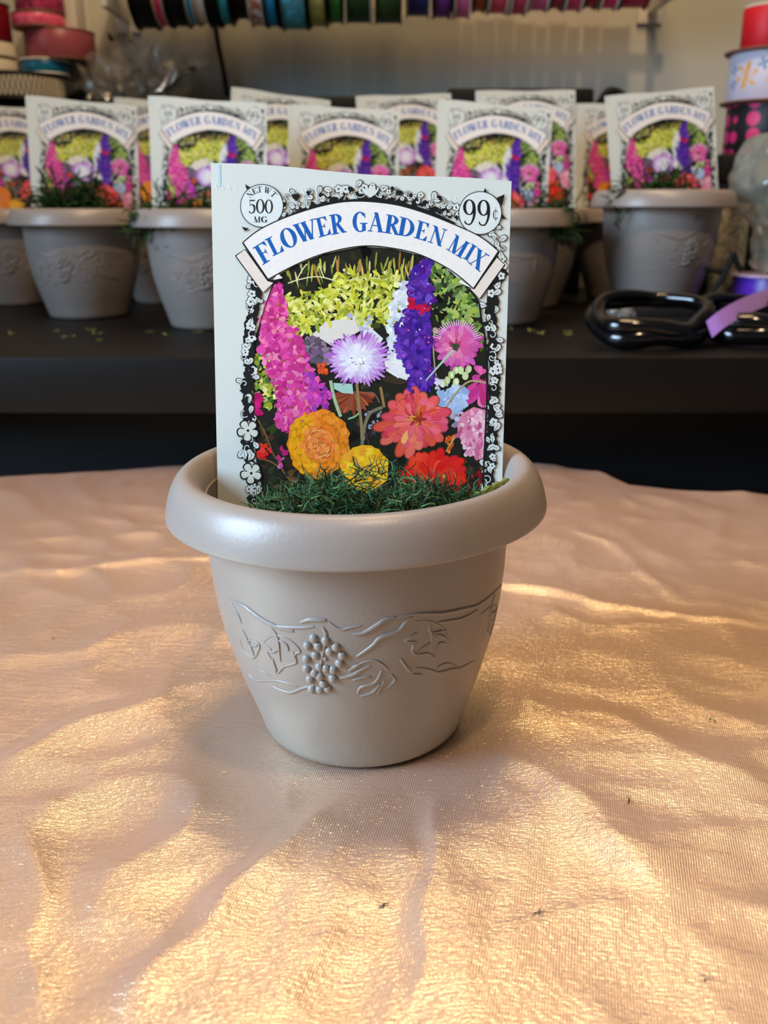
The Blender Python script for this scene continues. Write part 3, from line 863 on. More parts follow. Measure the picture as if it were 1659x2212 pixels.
# --- engraved border
def spray(path, n, w, lo, hi, side=0.0, seed=1):
    rnd = random.Random(seed)
    P = smooth_line(path, 10)
    for k in range(n):
        t = (k + rnd.uniform(-.3, .3)) / n * (len(P) - 1); i = max(0, min(len(P) - 2, int(t)))
        x = P[i][0] + (P[i+1][0] - P[i][0]) * (t - i) + rnd.uniform(-w, w); y = P[i][1] + (P[i+1][1] - P[i][1]) * (t - i) + rnd.uniform(-w, w)
        kind = rnd.random(); L = rnd.uniform(lo, hi)
        a = rnd.uniform(0, 6.28)
        ink = (30, 30, 30)
        if kind < 0.45:      # leaf
            put(petal(x, y, a, L + 3, L * .62 + 2.6, .5, .04), ink, 19); put(petal(x + math.cos(a), y + math.sin(a), a, L, L * .62, .5, .04), (214,218,212), 20)
            stroke([(x + 2*math.cos(a), y + 2*math.sin(a)), (x + L*.8*math.cos(a), y + L*.8*math.sin(a))], 0.9, ink, 21, False)
        elif kind < 0.72:    # round blossom
            for q in range(5):
                b = a + q * 1.2566
                put(ell(x + L*.3*math.cos(b), y + L*.3*math.sin(b), L*.27, L*.27, 10), ink, 19); put(ell(x + L*.3*math.cos(b), y + L*.3*math.sin(b), L*.2, L*.2, 10), (216,220,214), 20)
            put(ell(x, y, L*.1, L*.1, 8), ink, 21)
        elif kind < 0.9:     # scroll
            pts = [(x + (L*.5 - q*L*.055) * math.cos(a + q*.75), y + (L*.5 - q*L*.055) * math.sin(a + q*.75)) for q in range(8)]
            stroke(pts, 4.0, ink, 19); stroke(pts, 1.9, (216,220,214), 20)
        else:
            put(jag(x, y, L*.4, L*.3, 9, .4, a), ink, 21)
INK = (28, 28, 28)
top_band = [(612,462),(650,440),(700,428),(760,420),(820,420),(880,428),(930,440),(975,458),(998,472)]
# dark ground behind the ornament, hugging the banner
put([(600,482),(622,466),(660,448),(700,438),(765,430),(830,430),(880,440),(930,455),(985,482),(975,486),(910,461),(845,444),(780,437),(700,447),(622,471)], INK, 18)
for k in range(60):
    i = random.random(); x = 608 + i * 385; y = 470 - 42 * math.sin(math.pi * i) + random.uniform(-10, 6)
    put(jag(x, y, random.uniform(4, 9), random.uniform(3, 6), 9, .4, random.uniform(0, 3)), INK, 18)
spray([(608,440),(640,424),(690,420),(740,412),(790,408)], 26, 6, 11, 19, seed=5)
spray([(800,406),(850,412),(900,424),(950,432),(990,450)], 26, 6, 11, 19, seed=8)
spray(top_band, 34, 5, 8, 13, seed=21)
# crown of leaves in the middle of the top
for a in (-2.3, -1.95, -1.57, -1.2, -0.85):
    put(petal(800, 428, a, 30, 11, .6, .1), INK, 20); put(petal(800, 427, a, 27, 7.5, .6, .1), (218,222,216), 21)
for s in (-1, 1):
    pts = [(800 + s*(22 + 12*math.cos(q*.7)), 416 + 11*math.sin(q*.7)) for q in range(8)]
    stroke(pts, 3.6, INK, 20); stroke(pts, 1.6, (218,222,216), 21)
left_col = [(548,585),(552,620),(548,660),(540,710),(536,760),(538,810),(534,870),(540,920),(536,970),(544,1020),(548,1060),(552,1100)]
right_col = [(1070,500),(1078,530),(1080,590),(1062,650),(1060,700),(1066,760),(1068,810),(1066,860),(1064,910),(1060,960),(1058,1000),(1054,1040),(1052,1080)]
def column(pts, half):
    L = smooth_line(pts, 5)
    for i in range(len(L) - 1):
        for _q in range(2):
            put(jag(L[i][0] + random.uniform(-3, 3), L[i][1], half * random.uniform(.5, 1), half * random.uniform(.7, 1.2), 9, .4), INK, 18)
column(left_col[1:], 13); column(right_col[2:], 13)
spray(left_col, 74, 11, 11, 22, seed=31)
spray(right_col, 74, 9, 10, 21, seed=47)
# the two five-petalled flowers low on the left column
for x, y in [(543,1022), (536,930)]:
    for q in range(5):
        b = q * 1.2566 + .4
        put(petal(x, y, b, 25, 20, .65, .6), INK, 21); put(petal(x, y, b, 22, 15, .65, .6), (214,212,198), 22)
    put(ell(x, y, 3, 3, 10), INK, 23)
# arch outline on both sides
stroke([(590,613),(572,665),(558,710),(548,747),(547,800),(548,855),(551,942),(556,1007),(566,1050)], 1.8, INK, 18)
stroke([(1012,624),(1033,652),(1040,690),(1048,732),(1053,801),(1051,877),(1047,964),(1044,1029),(1047,1070)], 4, INK, 22)

# --- medallions
PAPER = (222, 228, 224)
for cx, cy, r in ((566, 445, 45.5), (1037, 460.5, 45.5)):
    put(ell(cx, cy, r + 1.4, r + 1.4, 56), (52,54,54), 23)
    put(ell(cx, cy, r - 0.4, r - 0.4, 56), PAPER, 24)
for pts in ([(530,398),(533,410),(541,406)], [(1048,406),(1052,416),(1044,415)], [(1090,420),(1072,428),(1084,446)], [(1084,462),(1093,474),(1082,472)], [(522,490),(530,500),(538,494)]):
    put(pts, INK, 22)

# --- banner
bt = [(524.6,524.5),(561.5,496),(622,468),(700,444),(765.5,435),(845,441),(910,458),(975,483),(1036,511),(1077,543)]
bb = [(1023,624),(975,585),(910,551.6),(845,536),(780,532),(700,548),(635,574),(579,604)]
BAN = (240, 234, 228)
fl = [(509,553),(530,538.5),(579,607),(592,611),(568,633)]
fr = [(1073,555),(1090,572),(1036,646),(1013,623),(1023,624)]
for q in (fl, fr):
    put(q, (232,218,206), 25); stroke(q + [q[0]], 2.2, INK, 26, False)
put([(590,605),(601,591),(611,601)], BAN, 26); put([(995,604),(991.6,611),(1020,623)], BAN, 26)
put([(579,606),(612,602),(592,612)], INK, 25); put([(992,612),(1022,624),(1010,622)], INK, 25)
T_, B_ = smooth_line(bt, 6), smooth_line(bb, 8)
put(T_ + B_, BAN, 27)
stroke(bt, 2.4, (40,38,38), 28); stroke(bb, 2.4, (40,38,38), 28)
stroke([bt[0], bb[-1]], 3.2, INK, 28, False); stroke([bt[-1], bb[0]], 3.6, INK, 28, False)

# --- serif lettering
def rect(x0, y0, x1, y1): return [(x0,y0),(x1,y0),(x1,y1),(x0,y1)]
def para(x0, y0, x1, y1, w): return [(x0-w/2,y0),(x0+w/2,y0),(x1+w/2,y1),(x1-w/2,y1)]
def ring(cx, cy, rx, ry, ix, iy, a0=0, a1=360, n=26):
    out = []
    for k in range(n):
        a, b = R(a0 + (a1-a0)*k/n), R(a0 + (a1-a0)*(k+1)/n)
        out.append([(cx+rx*math.cos(a),cy+ry*math.sin(a)),(cx+rx*math.cos(b),cy+ry*math.sin(b)),(cx+ix*math.cos(b),cy+iy*math.sin(b)),(cx+ix*math.cos(a),cy+iy*math.sin(a))])
    return out
def vw(pts):
    P = catmull(pts, 6); out = []
    L, Rr = [], []
    for i, p in enumerate(P):
        a = P[max(i-1,0)]; b = P[min(i+1,len(P)-1)]
        dx, dy = b.x-a.x, b.y-a.y; l = math.hypot(dx, dy) or 1
        L.append((p.x-dy/l*p.z/2, p.y+dx/l*p.z/2)); Rr.append((p.x+dy/l*p.z/2, p.y-dx/l*p.z/2))
    return [[L[i],L[i+1],Rr[i+1],Rr[i]] for i in range(len(P)-1)]
S0, S1, H_ = .14, .42, .055
GL = {
 'F': [rect(S0,0,S1,1), rect(0,0,.6,H_), rect(0,1-H_,.95,1), [(.95,1),(.95,.70),(.70,1-H_)], rect(S1,.48,.70,.53), [(.72,.36),(.72,.66),(.58,.505)]],
 'L': [rect(S0,0,S1,1), rect(0,1-H_,.6,1), rect(0,0,.97,H_), [(.97,0),(.97,.34),(.66,H_)]],
 'O': ring(.5,.5,.52,.52,.24,.465),
 'W': [para(.10,1,.34,0,.20), para(.36,0,.52,.85,.06), para(.46,1,.68,0,.20), para(.70,0,.94,1,.06), rect(-.04,.95,.28,1), rect(.34,.95,.62,1), rect(.82,.95,1.06,1)],
 'E': [rect(S0,0,S1,1), rect(0,0,.97,H_), rect(0,1-H_,.92,1), [(.92,1),(.92,.72),(.68,1-H_)], [(.98,0),(.98,.32),(.70,H_)], rect(S1,.49,.66,.54), [(.68,.38),(.68,.65),(.56,.515)]],
 'R': [rect(.12,0,.38,1), rect(0,0,.5,H_), rect(0,1-H_,.45,1)] + ring(.40,.745,.44,.255,.18,.205,-90,90,14) + [para(.46,.52,.84,0,.25), rect(.74,0,1.04,H_)],
 'G': ring(.52,.5,.52,.52,.24,.465,42,325,24) + [rect(.66,.04,.90,.42), rect(.52,.40,1.04,.45), [(.86,.98),(.90,.66),(.78,.80)]],
 'A': [para(.12,0,.47,1,.06), para(.45,1,.82,0,.25), rect(.22,.30,.62,.35), rect(-.02,0,.28,H_), rect(.62,0,1.04,H_)],
 'D': [rect(.12,0,.38,1), rect(0,0,.45,H_), rect(0,1-H_,.45,1)] + ring(.40,.5,.58,.5,.32,.45,-90,90,16),
 'N': [rect(.14,0,.20,1), para(.14,1,.84,0,.26), rect(.80,0,.86,1), rect(-.02,0,.34,H_), rect(-.04,1-H_,.26,1), rect(.66,1-H_,1.0,1)],
 'M': [rect(.10,0,.15,1), para(.14,1,.46,0,.20), para(.48,0,.80,1,.05), rect(.72,0,.92,1), rect(-.02,0,.26,H_), rect(-.02,1-H_,.2,1), rect(.62,0,1.02,H_), rect(.78,1-H_,1.0,1)],
 'I': [rect(.24,0,.78,1), rect(-.05,0,1.05,H_), rect(-.05,1-H_,1.05,1)],
 'X': [para(.20,1,.80,0,.28), para(.16,0,.82,1,.06), rect(0,1-H_,.42,1), rect(.64,1-H_,1.0,1), rect(0,0,.34,H_), rect(.58,0,1.02,H_)],
 'T': [rect(.38,0,.62,1), rect(.22,0,.78,H_), rect(0,1-H_,1,1), [(0,1),(0,.72),(.12,1-H_)], [(1,1),(1,.72),(.88,1-H_)]],
 '0': ring(.5,.5,.5,.52,.27,.46),
 '5': [rect(.2,.90,.86,1.0), rect(.16,.52,.22,1)] + vw([(.19,.56,.05),(.45,.64,.07),(.75,.52,.22),(.82,.30,.25),(.68,.08,.14),(.40,0,.06),(.16,.08,.12),(.12,.16,.12)]),
 '9': ring(.48,.69,.48,.31,.25,.265) + vw([(.86,.72,.20),(.88,.48,.20),(.78,.22,.14),(.58,.04,.07),(.36,.02,.05),(.18,.08,.08),(.14,.15,.11)]),
 'c': ring(.5,.45,.46,.36,.30,.31,50,320,18) + [rect(.46,-.05,.53,1.0), [(.72,.74),(.86,.62),(.76,.56)]],
}
def letter(ch, TL, TR_, BL, BR, c, layer):
    for poly in GL[ch]:
        q = []
        for x, y in poly:
            q.append(tuple(BL[i]*(1-x)*(1-y) + BR[i]*x*(1-y) + TL[i]*(1-x)*y + TR_[i]*x*y for i in (0, 1)))
        put(q, c, layer)
BLUE = (28, 96, 176)
for ch, a, b, c, d in [
    ('F',(546,536),(572,520),(568,573),(594,557)), ('L',(572,518),(597,506),(590,554),(615,542)), ('O',(600,501),(631,488),(616,540),(647,527)),
    ('W',(634,486),(677,473),(645,526),(688,513)), ('E',(680,473),(705,467),(689,514),(716,506)), ('R',(711,465),(741,460),(717,508),(748,502)),
    ('G',(761,459),(792,458),(762,501),(793,501)), ('A',(798,458),(830,461),(795,500),(828,503)), ('R',(835,463),(867,469),(829,503),(862,509)),
    ('D',(864,468),(899,477),(857,507),(892,515)), ('E',(903,476),(929,484),(894,514),(920,522)), ('N',(937,487),(966,497),(924,523),(954,534)),
    ('M',(984,506),(1015,526),(964,539),(996,559)), ('I',(1019,526),(1030,533),(1000,558),(1011,565)), ('X',(1031,535),(1057,552),(1010,567),(1036,588))]:
    letter(ch, a, b, c, d, BLUE, 29)
DKT = (46, 48, 50)
for ch, x0, x1, y0, y1 in [('5',537,553,432,461),('0',553,572,431,461),('0',572,590,432,461),('M',549,563,468,481),('9',1000,1028,431,486),('9',1031,1059,432,488),('c',1064,1077,449,477)]:
    letter(ch, (x0,y0), (x1,y0), (x0,y1), (x1,y1), DKT if ch != '9' else (30,32,34), 25)
for ch, x0, x1, y0, y1 in [('G',564,578,468,481)]:
    letter(ch, (x0,y0), (x1,y0), (x0,y1), (x1,y1), DKT, 25)
for ch, deg in [('N',-136),('E',-116),('T',-98),('W',-70),('T',-44)]:
    a = R(deg); r0, r1 = 29, 42; hw = 5.6 if ch != 'W' else 7.2
    ca, sa = math.cos(a), math.sin(a)
    P = lambda r, s: (566 + r*ca - s*sa, 445 + r*sa + s*ca)
    letter(ch, P(r1,-hw), P(r1,hw), P(r0,-hw), P(r0,hw), (70,74,78), 25)
# tear-line serrations and the pale blue register mark
for k in range(44):
    x = 464 + k * 14.4; y = 398 + k * 0.75
    if 520 < x < 610 or 990 < x < 1086: continue
    stroke([(x,y),(x+5,y+10)], 2.2, (240,243,240), 2, False)
stroke([(474,356),(475,404)], 5, (176,212,222), 2, False)

def build_print():
    v = []; f = []; c = []
    cnt = {}
    for poly, colr, layer in ART:
        k = cnt.get(layer, 0); cnt[layer] = k + 1
        off = -(0.00003 + layer * 0.000012 + (k % 25) * 0.0000004)
        pts = [pk(x, y) for x, y in poly]
        n = len(v)
        P3 = [Vector((x, y, 0)) for x, y in pts]
        tris = [(0,1,2)] if len(pts) == 3 else ([(0,1,2),(0,2,3)] if len(pts) == 4 else geometry.tessellate_polygon([P3]))
        L = lin(colr)
        for x, y in pts:
            v.append((x, off, y)); c.append(L)
        for t in tris:
            a, b, d = (pts[i] for i in t)
            ar = (b[0]-a[0])*(d[1]-a[1]) - (b[1]-a[1])*(d[0]-a[0])
            f.append(tuple(n + i for i in (t if ar > 0 else (t[0], t[2], t[1]))))
    mb = MB(); mb.v = v; mb.f = f; mb.c = c
    return mb
# envelope: flat face, slightly puffed back
tl, tr_ = pk(455, 352), pk(1105, 393); bl, br = pk(471, 1095), pk(1084, 1060)
def ext(a, b, v):          # extend edge a->b down to height v
    t = (v - a[1]) / (b[1] - a[1]); return (a[0] + (b[0] - a[0]) * t, v)
bl, br = ext(tl, bl, 0.013), ext(tr_, br, 0.013)
def envelope():
    mb = MB(); n, m_ = 14, 18; vs = []; fs = []
    for side in (0, 1):
        for j in range(m_ + 1):
            t = j / m_
            for i in range(n + 1):
                s = i / n
                top = (tl[0] + (tr_[0]-tl[0])*s, tl[1] + (tr_[1]-tl[1])*s); bot = (bl[0] + (br[0]-bl[0])*s, bl[1] + (br[1]-bl[1])*s)
                x, z = bot[0] + (top[0]-bot[0])*t, bot[1] + (top[1]-bot[1])*t
                x *= 1 - .06 * max(0, 1 - j / 3)          # bottom corners squeezed by the pot
                if j == m_: z += 0.0004 * math.sin(s * 9)  # torn top edge is not quite straight
                y = 0.0 if side == 0 else 0.0004 + 0.0022 * (1 - (2*s-1)**4) * (1 - (2*t-1)**6)
                vs.append((x, y, z))
    W = n + 1; O = W * (m_ + 1)
    for j in range(m_):
        for i in range(n):
            a = j*W + i
            fs.append((a, a+1, a+W+1, a+W)); fs.append((O+a, O+a+W, O+a+W+1, O+a+1))
    for i in range(n):
        fs.append((i, O+i, O+i+1, i+1)); a = m_*W + i; fs.append((a, a+1, O+a+1, O+a))
    for j in range(m_):
        a = j*W; fs.append((a, a+W, O+a+W, O+a)); a = j*W + n; fs.append((a, O+a, O+a+W, a+W))
    mb.add(vs, fs)
    return mb
packet = thing('seed_packet', 'seed packet printed with bright flowers, standing in the pot on the peach cloth', 'seed packet')
packet.matrix_world = PK_M
pk_body = envelope().build('paper_envelope', M['paper'], packet, 30)
pk_print = build_print().build('printed_face', M['print'], packet, 0)
print('ART polys', len(ART), 'tris', len(pk_print.data.polygons))

# ------------------------------------------------------------------ moss
def strand(mb, p, L, rad, rnd, cols, up=0.3):
    d = Vector((rnd.gauss(0, 1), rnd.gauss(0, 1), rnd.gauss(up, 0.6))).normalized()
    pts = [Vector(p)]
    for k in range(4):
        d = (d + Vector((rnd.gauss(0, .45), rnd.gauss(0, .45), rnd.gauss(0, .4)))).normalized()
        pts.append(pts[-1] + d * L / 4)
    n0 = len(mb.v)
    mb.tube(pts, [rad, rad, rad * .9, rad * .7, rad * .4], 3, cap=False)
    c = lin(cols[rnd.randrange(len(cols))]); k = rnd.uniform(.7, 1.25)
    mb.c += [(c[0]*k, c[1]*k, c[2]*k, 1)] * (len(mb.v) - n0)
GREENS = [(42,70,46),(54,86,54),(34,56,38),(70,104,66),(48,66,38),(90,122,76),(44,100,76),(64,74,40),(30,44,30)]
def moss_clump(points, n, L, rad, seed, cols=GREENS, up=.3):
    rnd = random.Random(seed)
    mb = MB(); mb.c = []
    for k in range(n):
        p = points(rnd)
        if p is None: continue
        strand(mb, p, rnd.uniform(.6, 1.3) * L, rad * rnd.uniform(.7, 1.3), rnd, cols, up)
    return mb
MOSS_POLY = [(548,1102),(562,1088),(600,1076),(640,1052),(690,1036),(730,1026),(770,1016),(795,1004),(830,1018),(870,1022),(920,1040),(960,1056),(1000,1064),(1040,1068),(1075,1066),(1050,1100),(950,1116),(790,1128),(640,1124),(560,1108)]
def main_moss_pt(rnd):
    for _ in range(60):
        px, py = rnd.uniform(545, 1080), 1128 - abs(rnd.gauss(0, 46))
        if not inside((px, py), MOSS_POLY): continue
        if 770 < px < 838 and 1040 < py < 1078 and rnd.random() < .93: continue
        y = rnd.uniform(-0.036, -0.0035)
        p = at_y(px, py, y)
        if math.hypot(p.x - POT_X, p.y) > 0.0385: continue
        return p
    return None
m1 = moss_clump(main_moss_pt, 2400, 0.0062, 0.00019, 7)
moss = m1.build('moss', M['moss'], None, 0)
tag(moss, 'curly dark green dried moss filling the pot on the peach cloth', 'moss', kind='stuff')
# twig of moss that reaches over the rim
mb = MB()
tw = [at_y(1030, 1074, -0.018), at_y(1060, 1056, -0.014), at_y(1088, 1042, -0.008), at_y(1110, 1032, -0.001)]
mb.tube(catmull(tw, 5), [0.0011 - 0.00003 * i + 0.0003 * math.sin(i * 1.9) for i in range(16)], 6)
M['twig'] = mat('mossy_twig', (104, 116, 48), rough=.8, noise_amt=.4, noise_scale=500)
tag(mb.build('moss_twig', M['twig'], None), 'short knobbly green twig poking out of the pot on the peach cloth', 'twig')

# small moss heap shared by the pots on the desk (local to a pot)
def heap_pt(rnd):
    a = rnd.uniform(0, 6.283); r = 0.036 * math.sqrt(rnd.random())
    return Vector((r * math.cos(a), r * math.sin(a), 0.056 + rnd.uniform(0, 0.016) * (1 - r / .05)))
heap_mesh = moss_clump(heap_pt, 420, 0.011, 0.0004, 19).build('moss', M['moss'], None, 0)
def tall_pt(rnd):
    return Vector((rnd.gauss(0, .013), rnd.gauss(-.022, .005), 0.070 + abs(rnd.gauss(0, .010))))
tall_mesh = moss_clump(tall_pt, 620, 0.014, 0.0006, 23, [(30,52,26),(40,66,30),(24,40,22),(58,84,34)]).build('moss', M['moss'], None, 0)

# ------------------------------------------------------------------ the other pots and packets on the desk
PW = 0.0794
RS = random.Random(5)
ORD = ['']
def desk_pot(cx, axis_y, z0, label, group='flower pots in rows on the dark desk', rz=0.0):
    x = at_y(cx, 450, axis_y).x
    t = thing('flower_pot', label, 'flower pot', (x, axis_y, z0), (0, 0, rz), group)
    for p in POT_PARTS: share(p, t)
    return t
def desk_packet(xl, yl, xr, yr, y, label, lean=-4, yaw=0, group='seed packets standing in the desk pots'):
    a = at_y(xl, yl, y); b = at_y(xr, yr, y)
    mid = (a + b) / 2
    roll = -math.atan2(b.z - a.z, b.x - a.x) - 0.022
    lm = Vector(((tl[0] + tr_[0]) / 2, 0, (tl[1] + tr_[1]) / 2))
    rot = (R(lean), roll, R(yaw))
    from mathutils import Euler
    Rm = Euler(rot, 'XYZ').to_matrix()
    loc = mid - Rm @ lm
    t = thing('seed_packet', label, 'seed packet', loc, rot, group)
    share(pk_body, t); share(pk_print, t)
    return t
def desk_moss(t, src, label, dz=0.0, dx=0.0):
    o = src.copy(); col.objects.link(o); o.parent = None
    o.location = t.location + Vector((dx, 0, dz)); o.rotation_euler = (0, 0, RS.uniform(-.5, .5) if src is heap_mesh else 0)
    tag(o, label, 'moss', 'moss in the desk pots', 'stuff')
    return o
TRAY_Z = DESK_Z + 0.0125
rows = [  # pot centre px, packet TL, TR, distance of pot axis from camera, z, which one, lean, yaw
    (172, (57,211),(293,224), .730, DESK_Z, 'with a big dark moss tuft, near the zigzag ribbon roll', -3, 2),
    (447, (327,212),(568,219), .668, DESK_Z, 'second from the zigzag ribbon roll in the front row', -5, -2),
    (742, (622,230),(862,234), .716, DESK_Z, 'in the middle of the front row', -4, 0),
    (1082, (948,220),(1192,229), .690, DESK_Z, 'fourth in the front row, before the one on the lid', -4, 0),
    (1430, (1305,214),(1545,181), .715, TRAY_Z, 'tilted on the flat black lid beside the clear bag', -3, 6),
    (20, (-96,228),(122,232), .828, DESK_Z, 'hidden at the second row end below the zigzag roll', -3, 0),
    (352, (240,214),(458,224), .842, DESK_Z, 'of the second row, squeezed between the first two front packets', -3, 0),
    (612, (498,192),(716,214), .806, DESK_Z, 'of the second row, leaning away below the black cord', -4, 0),
    (876, (768,212),(974,198), .842, DESK_Z, 'of the second row, behind the middle front packet', -4, 0),
    (1140, (1020,201),(1250,190), .806, DESK_Z, 'of the second row, standing tall behind the fourth packet', -3, 0),
    (1352, (1236,228),(1452,222), .870, DESK_Z, 'of the second row, hidden behind the tilted packet', -3, 0),
]
for i, (cx, TLp, TRp, dist, z0, lab, lean, yaw) in enumerate(rows):
    ax_y = dist + CAM.y; py_ = ax_y - math.sin(R(lean)) * .105
    t = desk_pot(cx, ax_y, z0 + 0.0001, 'taupe flower pot ' + lab, rz=RS.uniform(-.6, .6))
    desk_packet(TLp[0], TLp[1], TRp[0], TRp[1], py_, 'flower seed packet ' + lab, lean, yaw)
    desk_moss(t, heap_mesh, 'low green moss around the packet ' + lab, 0.002)
    if i == 0:
        desk_moss(t, tall_mesh, 'tall dark green moss tuft in front of the packet near the zigzag ribbon roll', 0.004, 0.000)
    if i == 1:
        desk_moss(t, tall_mesh, 'moss tuft hugging the edge of the second front packet', -0.008, -0.018)
    if i == 3:
        desk_moss(t, tall_mesh, 'loose moss tuft over the rim of the fourth front pot', -0.009, 0.020)
    if i == 4:
        desk_moss(t, tall_mesh, 'small moss tuft in front of the tilted packet on the black lid', -0.005, -0.014)
bpy.data.objects.remove(far_grapes); bpy.data.objects.remove(heap_mesh); bpy.data.objects.remove(tall_mesh)

# ------------------------------------------------------------------ things on the desk behind and beside the pots
def px_box(name, label, cat, x0, x1, ytop, y, depth, z0, m, lid=True, top_px_x=None):
    a = at_y(x0, ytop, y); b = at_y(x1, ytop, y)
    zt = a.z
    t = thing(name, label, cat, ((a.x + b.x) / 2, y + depth / 2, z0))
    hw = (b.x - a.x) / 2; h = zt - z0; lh = 0.022 if lid else 0
    mb = MB(); bevel_box(mb, -hw + .002, -depth/2 + .002, 0, hw - .002, depth/2 - .002, h - lh * .6, .002); mb.build('box_body', m, t)
    if lid:
        mb = MB(); bevel_box(mb, -hw, -depth/2, h - lh, hw, depth/2, h, .003); mb.build('lid', m, t)
    return t, hw, h
yX = 0.925 + CAM.y
px_box('storage_box', 'black lidded storage box carrying the ribbon rolls', 'box', -260, 420, 216, yX, 0.066, DESK_Z, M['black'])
px_box('storage_box', 'long black lidded storage box below the hanging cord', 'box', 430, 960, 208, yX, 0.066, DESK_Z, M['black'])
bx, hw, hh = px_box('storage_box', 'black lidded storage box with a curved handle', 'box', 968, 1285, 190, yX, 0.066, DESK_Z, M['black'])
mb = MB()
hp = [(hw - .002, -0.02, hh - .03), (hw + .012, -0.02, hh - .005), (hw + .020, -0.02, hh - .001), (hw + .030, -0.02, hh - .006), (hw + .040, -0.02, hh - .020), (hw + .044, -0.02, hh - .05), (hw + .030, -0.02, hh - .08), (hw - .002, -0.02, hh - .09)]
mb.tube(catmull(hp, 5), 0.0035, 8); mb.build('handle', M['black'], bx)
# black lid under the tilted pot
yF = .715 + CAM.y
p0 = at_y(1432, 640, yF)
t = thing('box_lid', 'flat black lid lying under the tilted packet\'s pot', 'lid', (p0.x, yF + .002, DESK_Z))
mb = MB(); bevel_box(mb, -.040, -.045, 0.0001, .046, .050, 0.0125, .003); mb.build('lid_plate', M['black'], t)
mb = MB(); bevel_box(mb, -.044, -.049, 0, .050, .054, 0.005, .002); mb.build('lid_flange', M['black'], t)
# dark carton that carries the spool tower
t, _, _ = px_box('carton', 'dark carton under the tower of printed ribbon spools', 'box', 1562, 1790, 331, 0.785 + CAM.y, 0.09, DESK_Z, M['black'])

# ribbon spools
def ribbon_mat(name, rgb, kind='plain', rgb2=(255,255,255), scale=300.0, rough=.45):
    m = mat(name, rgb, rough=rough, spec=.45, noise_amt=.06, noise_scale=200, bump=.15, bump_scale=1200)
    if kind == 'plain': return m
    nt = m.node_tree; b = nt.nodes['Principled BSDF']; N = nt.nodes.new; L = nt.links.new
    tc = N('ShaderNodeTexCoord')
    if kind == 'stripe':
        w = N('ShaderNodeTexWave'); w.bands_direction = 'Z'; w.inputs['Scale'].default_value = scale; L(tc.outputs['Object'], w.inputs['Vector']); fac = w.outputs['Fac']
    elif kind == 'dots':
        w = N('ShaderNodeTexVoronoi'); w.inputs['Scale'].default_value = scale; w.inputs['Randomness'].default_value = .15; L(tc.outputs['Object'], w.inputs['Vector'])
        mt = N('ShaderNodeMath'); mt.operation = 'LESS_THAN'; mt.inputs[1].default_value = .42; L(w.outputs['Distance'], mt.inputs[0]); fac = mt.outputs[0]
    else:
        w = N('ShaderNodeTexNoise'); w.inputs['Scale'].default_value = scale; L(tc.outputs['Object'], w.inputs['Vector'])
        mr = N('ShaderNodeMapRange'); mr.inputs[1].default_value = .45; mr.inputs[2].default_value = .55; L(w.outputs['Fac'], mr.inputs[0]); fac = mr.outputs[0]
    mx = N('ShaderNodeMix'); mx.data_type = 'RGBA'
    mx.inputs[6].default_value = lin(rgb); mx.inputs[7].default_value = lin(rgb2)
    L(fac, mx.inputs[0]); L(mx.outputs[2], b.inputs['Base Color'])
    return m
def spool(label, loc, rot, rf, rr_, w, rm, fm, group=None, fl=0.0016):
    """spool with its axis along local z, base flange at z = 0"""
    t = thing('ribbon_spool', label, 'ribbon spool', loc, rot, group)
    mb = MB(); mb.lathe([(0.010, fl), (rr_, fl), (rr_ + .0004, fl + .0006), (rr_ + .0004, w - fl - .0006), (rr_, w - fl), (0.010, w - fl)], 56); mb.build('ribbon', rm, t)
    for z in (0, w - fl):
        mb = MB(); mb.lathe([(0.010, z), (rf - .0005, z), (rf, z + fl * .5), (rf - .0005, z + fl), (0.010, z + fl)], 56, close=True); mb.build('flange', fm, t)
    return t

# rack of spools on the wall
RACK_Y = 0.930 + CAM.y; ROD_Z = 0.343
rk = thing('ribbon_rack', 'white wall rack holding a long row of ribbon spools', 'rack', (0, RACK_Y, ROD_Z))
mb = MB(); xl_, xr2 = at_y(215, 40, RACK_Y).x, at_y(1470, 40, RACK_Y).x
mb.tube([(xl_, 0, 0), (xr2, 0, 0)], 0.006, 14); mb.build('rod', M['white_metal'], rk)
for x, zl in ((at_y(232, 0, RACK_Y).x, -.030), (at_y(1448, 0, RACK_Y).x, -.022)):
    mb = MB()
    bevel_box(mb, x - .003, -.014, zl, x + .003, WALL_Y - RACK_Y, .02, .001)
    mb.build('bracket', M['white_metal'], rk)
    mb = MB(); bevel_box(mb, x - .012, WALL_Y - RACK_Y - .004, zl - .008, x + .012, WALL_Y - RACK_Y, .03, .001); mb.build('wall_plate', M['white_metal'], rk)
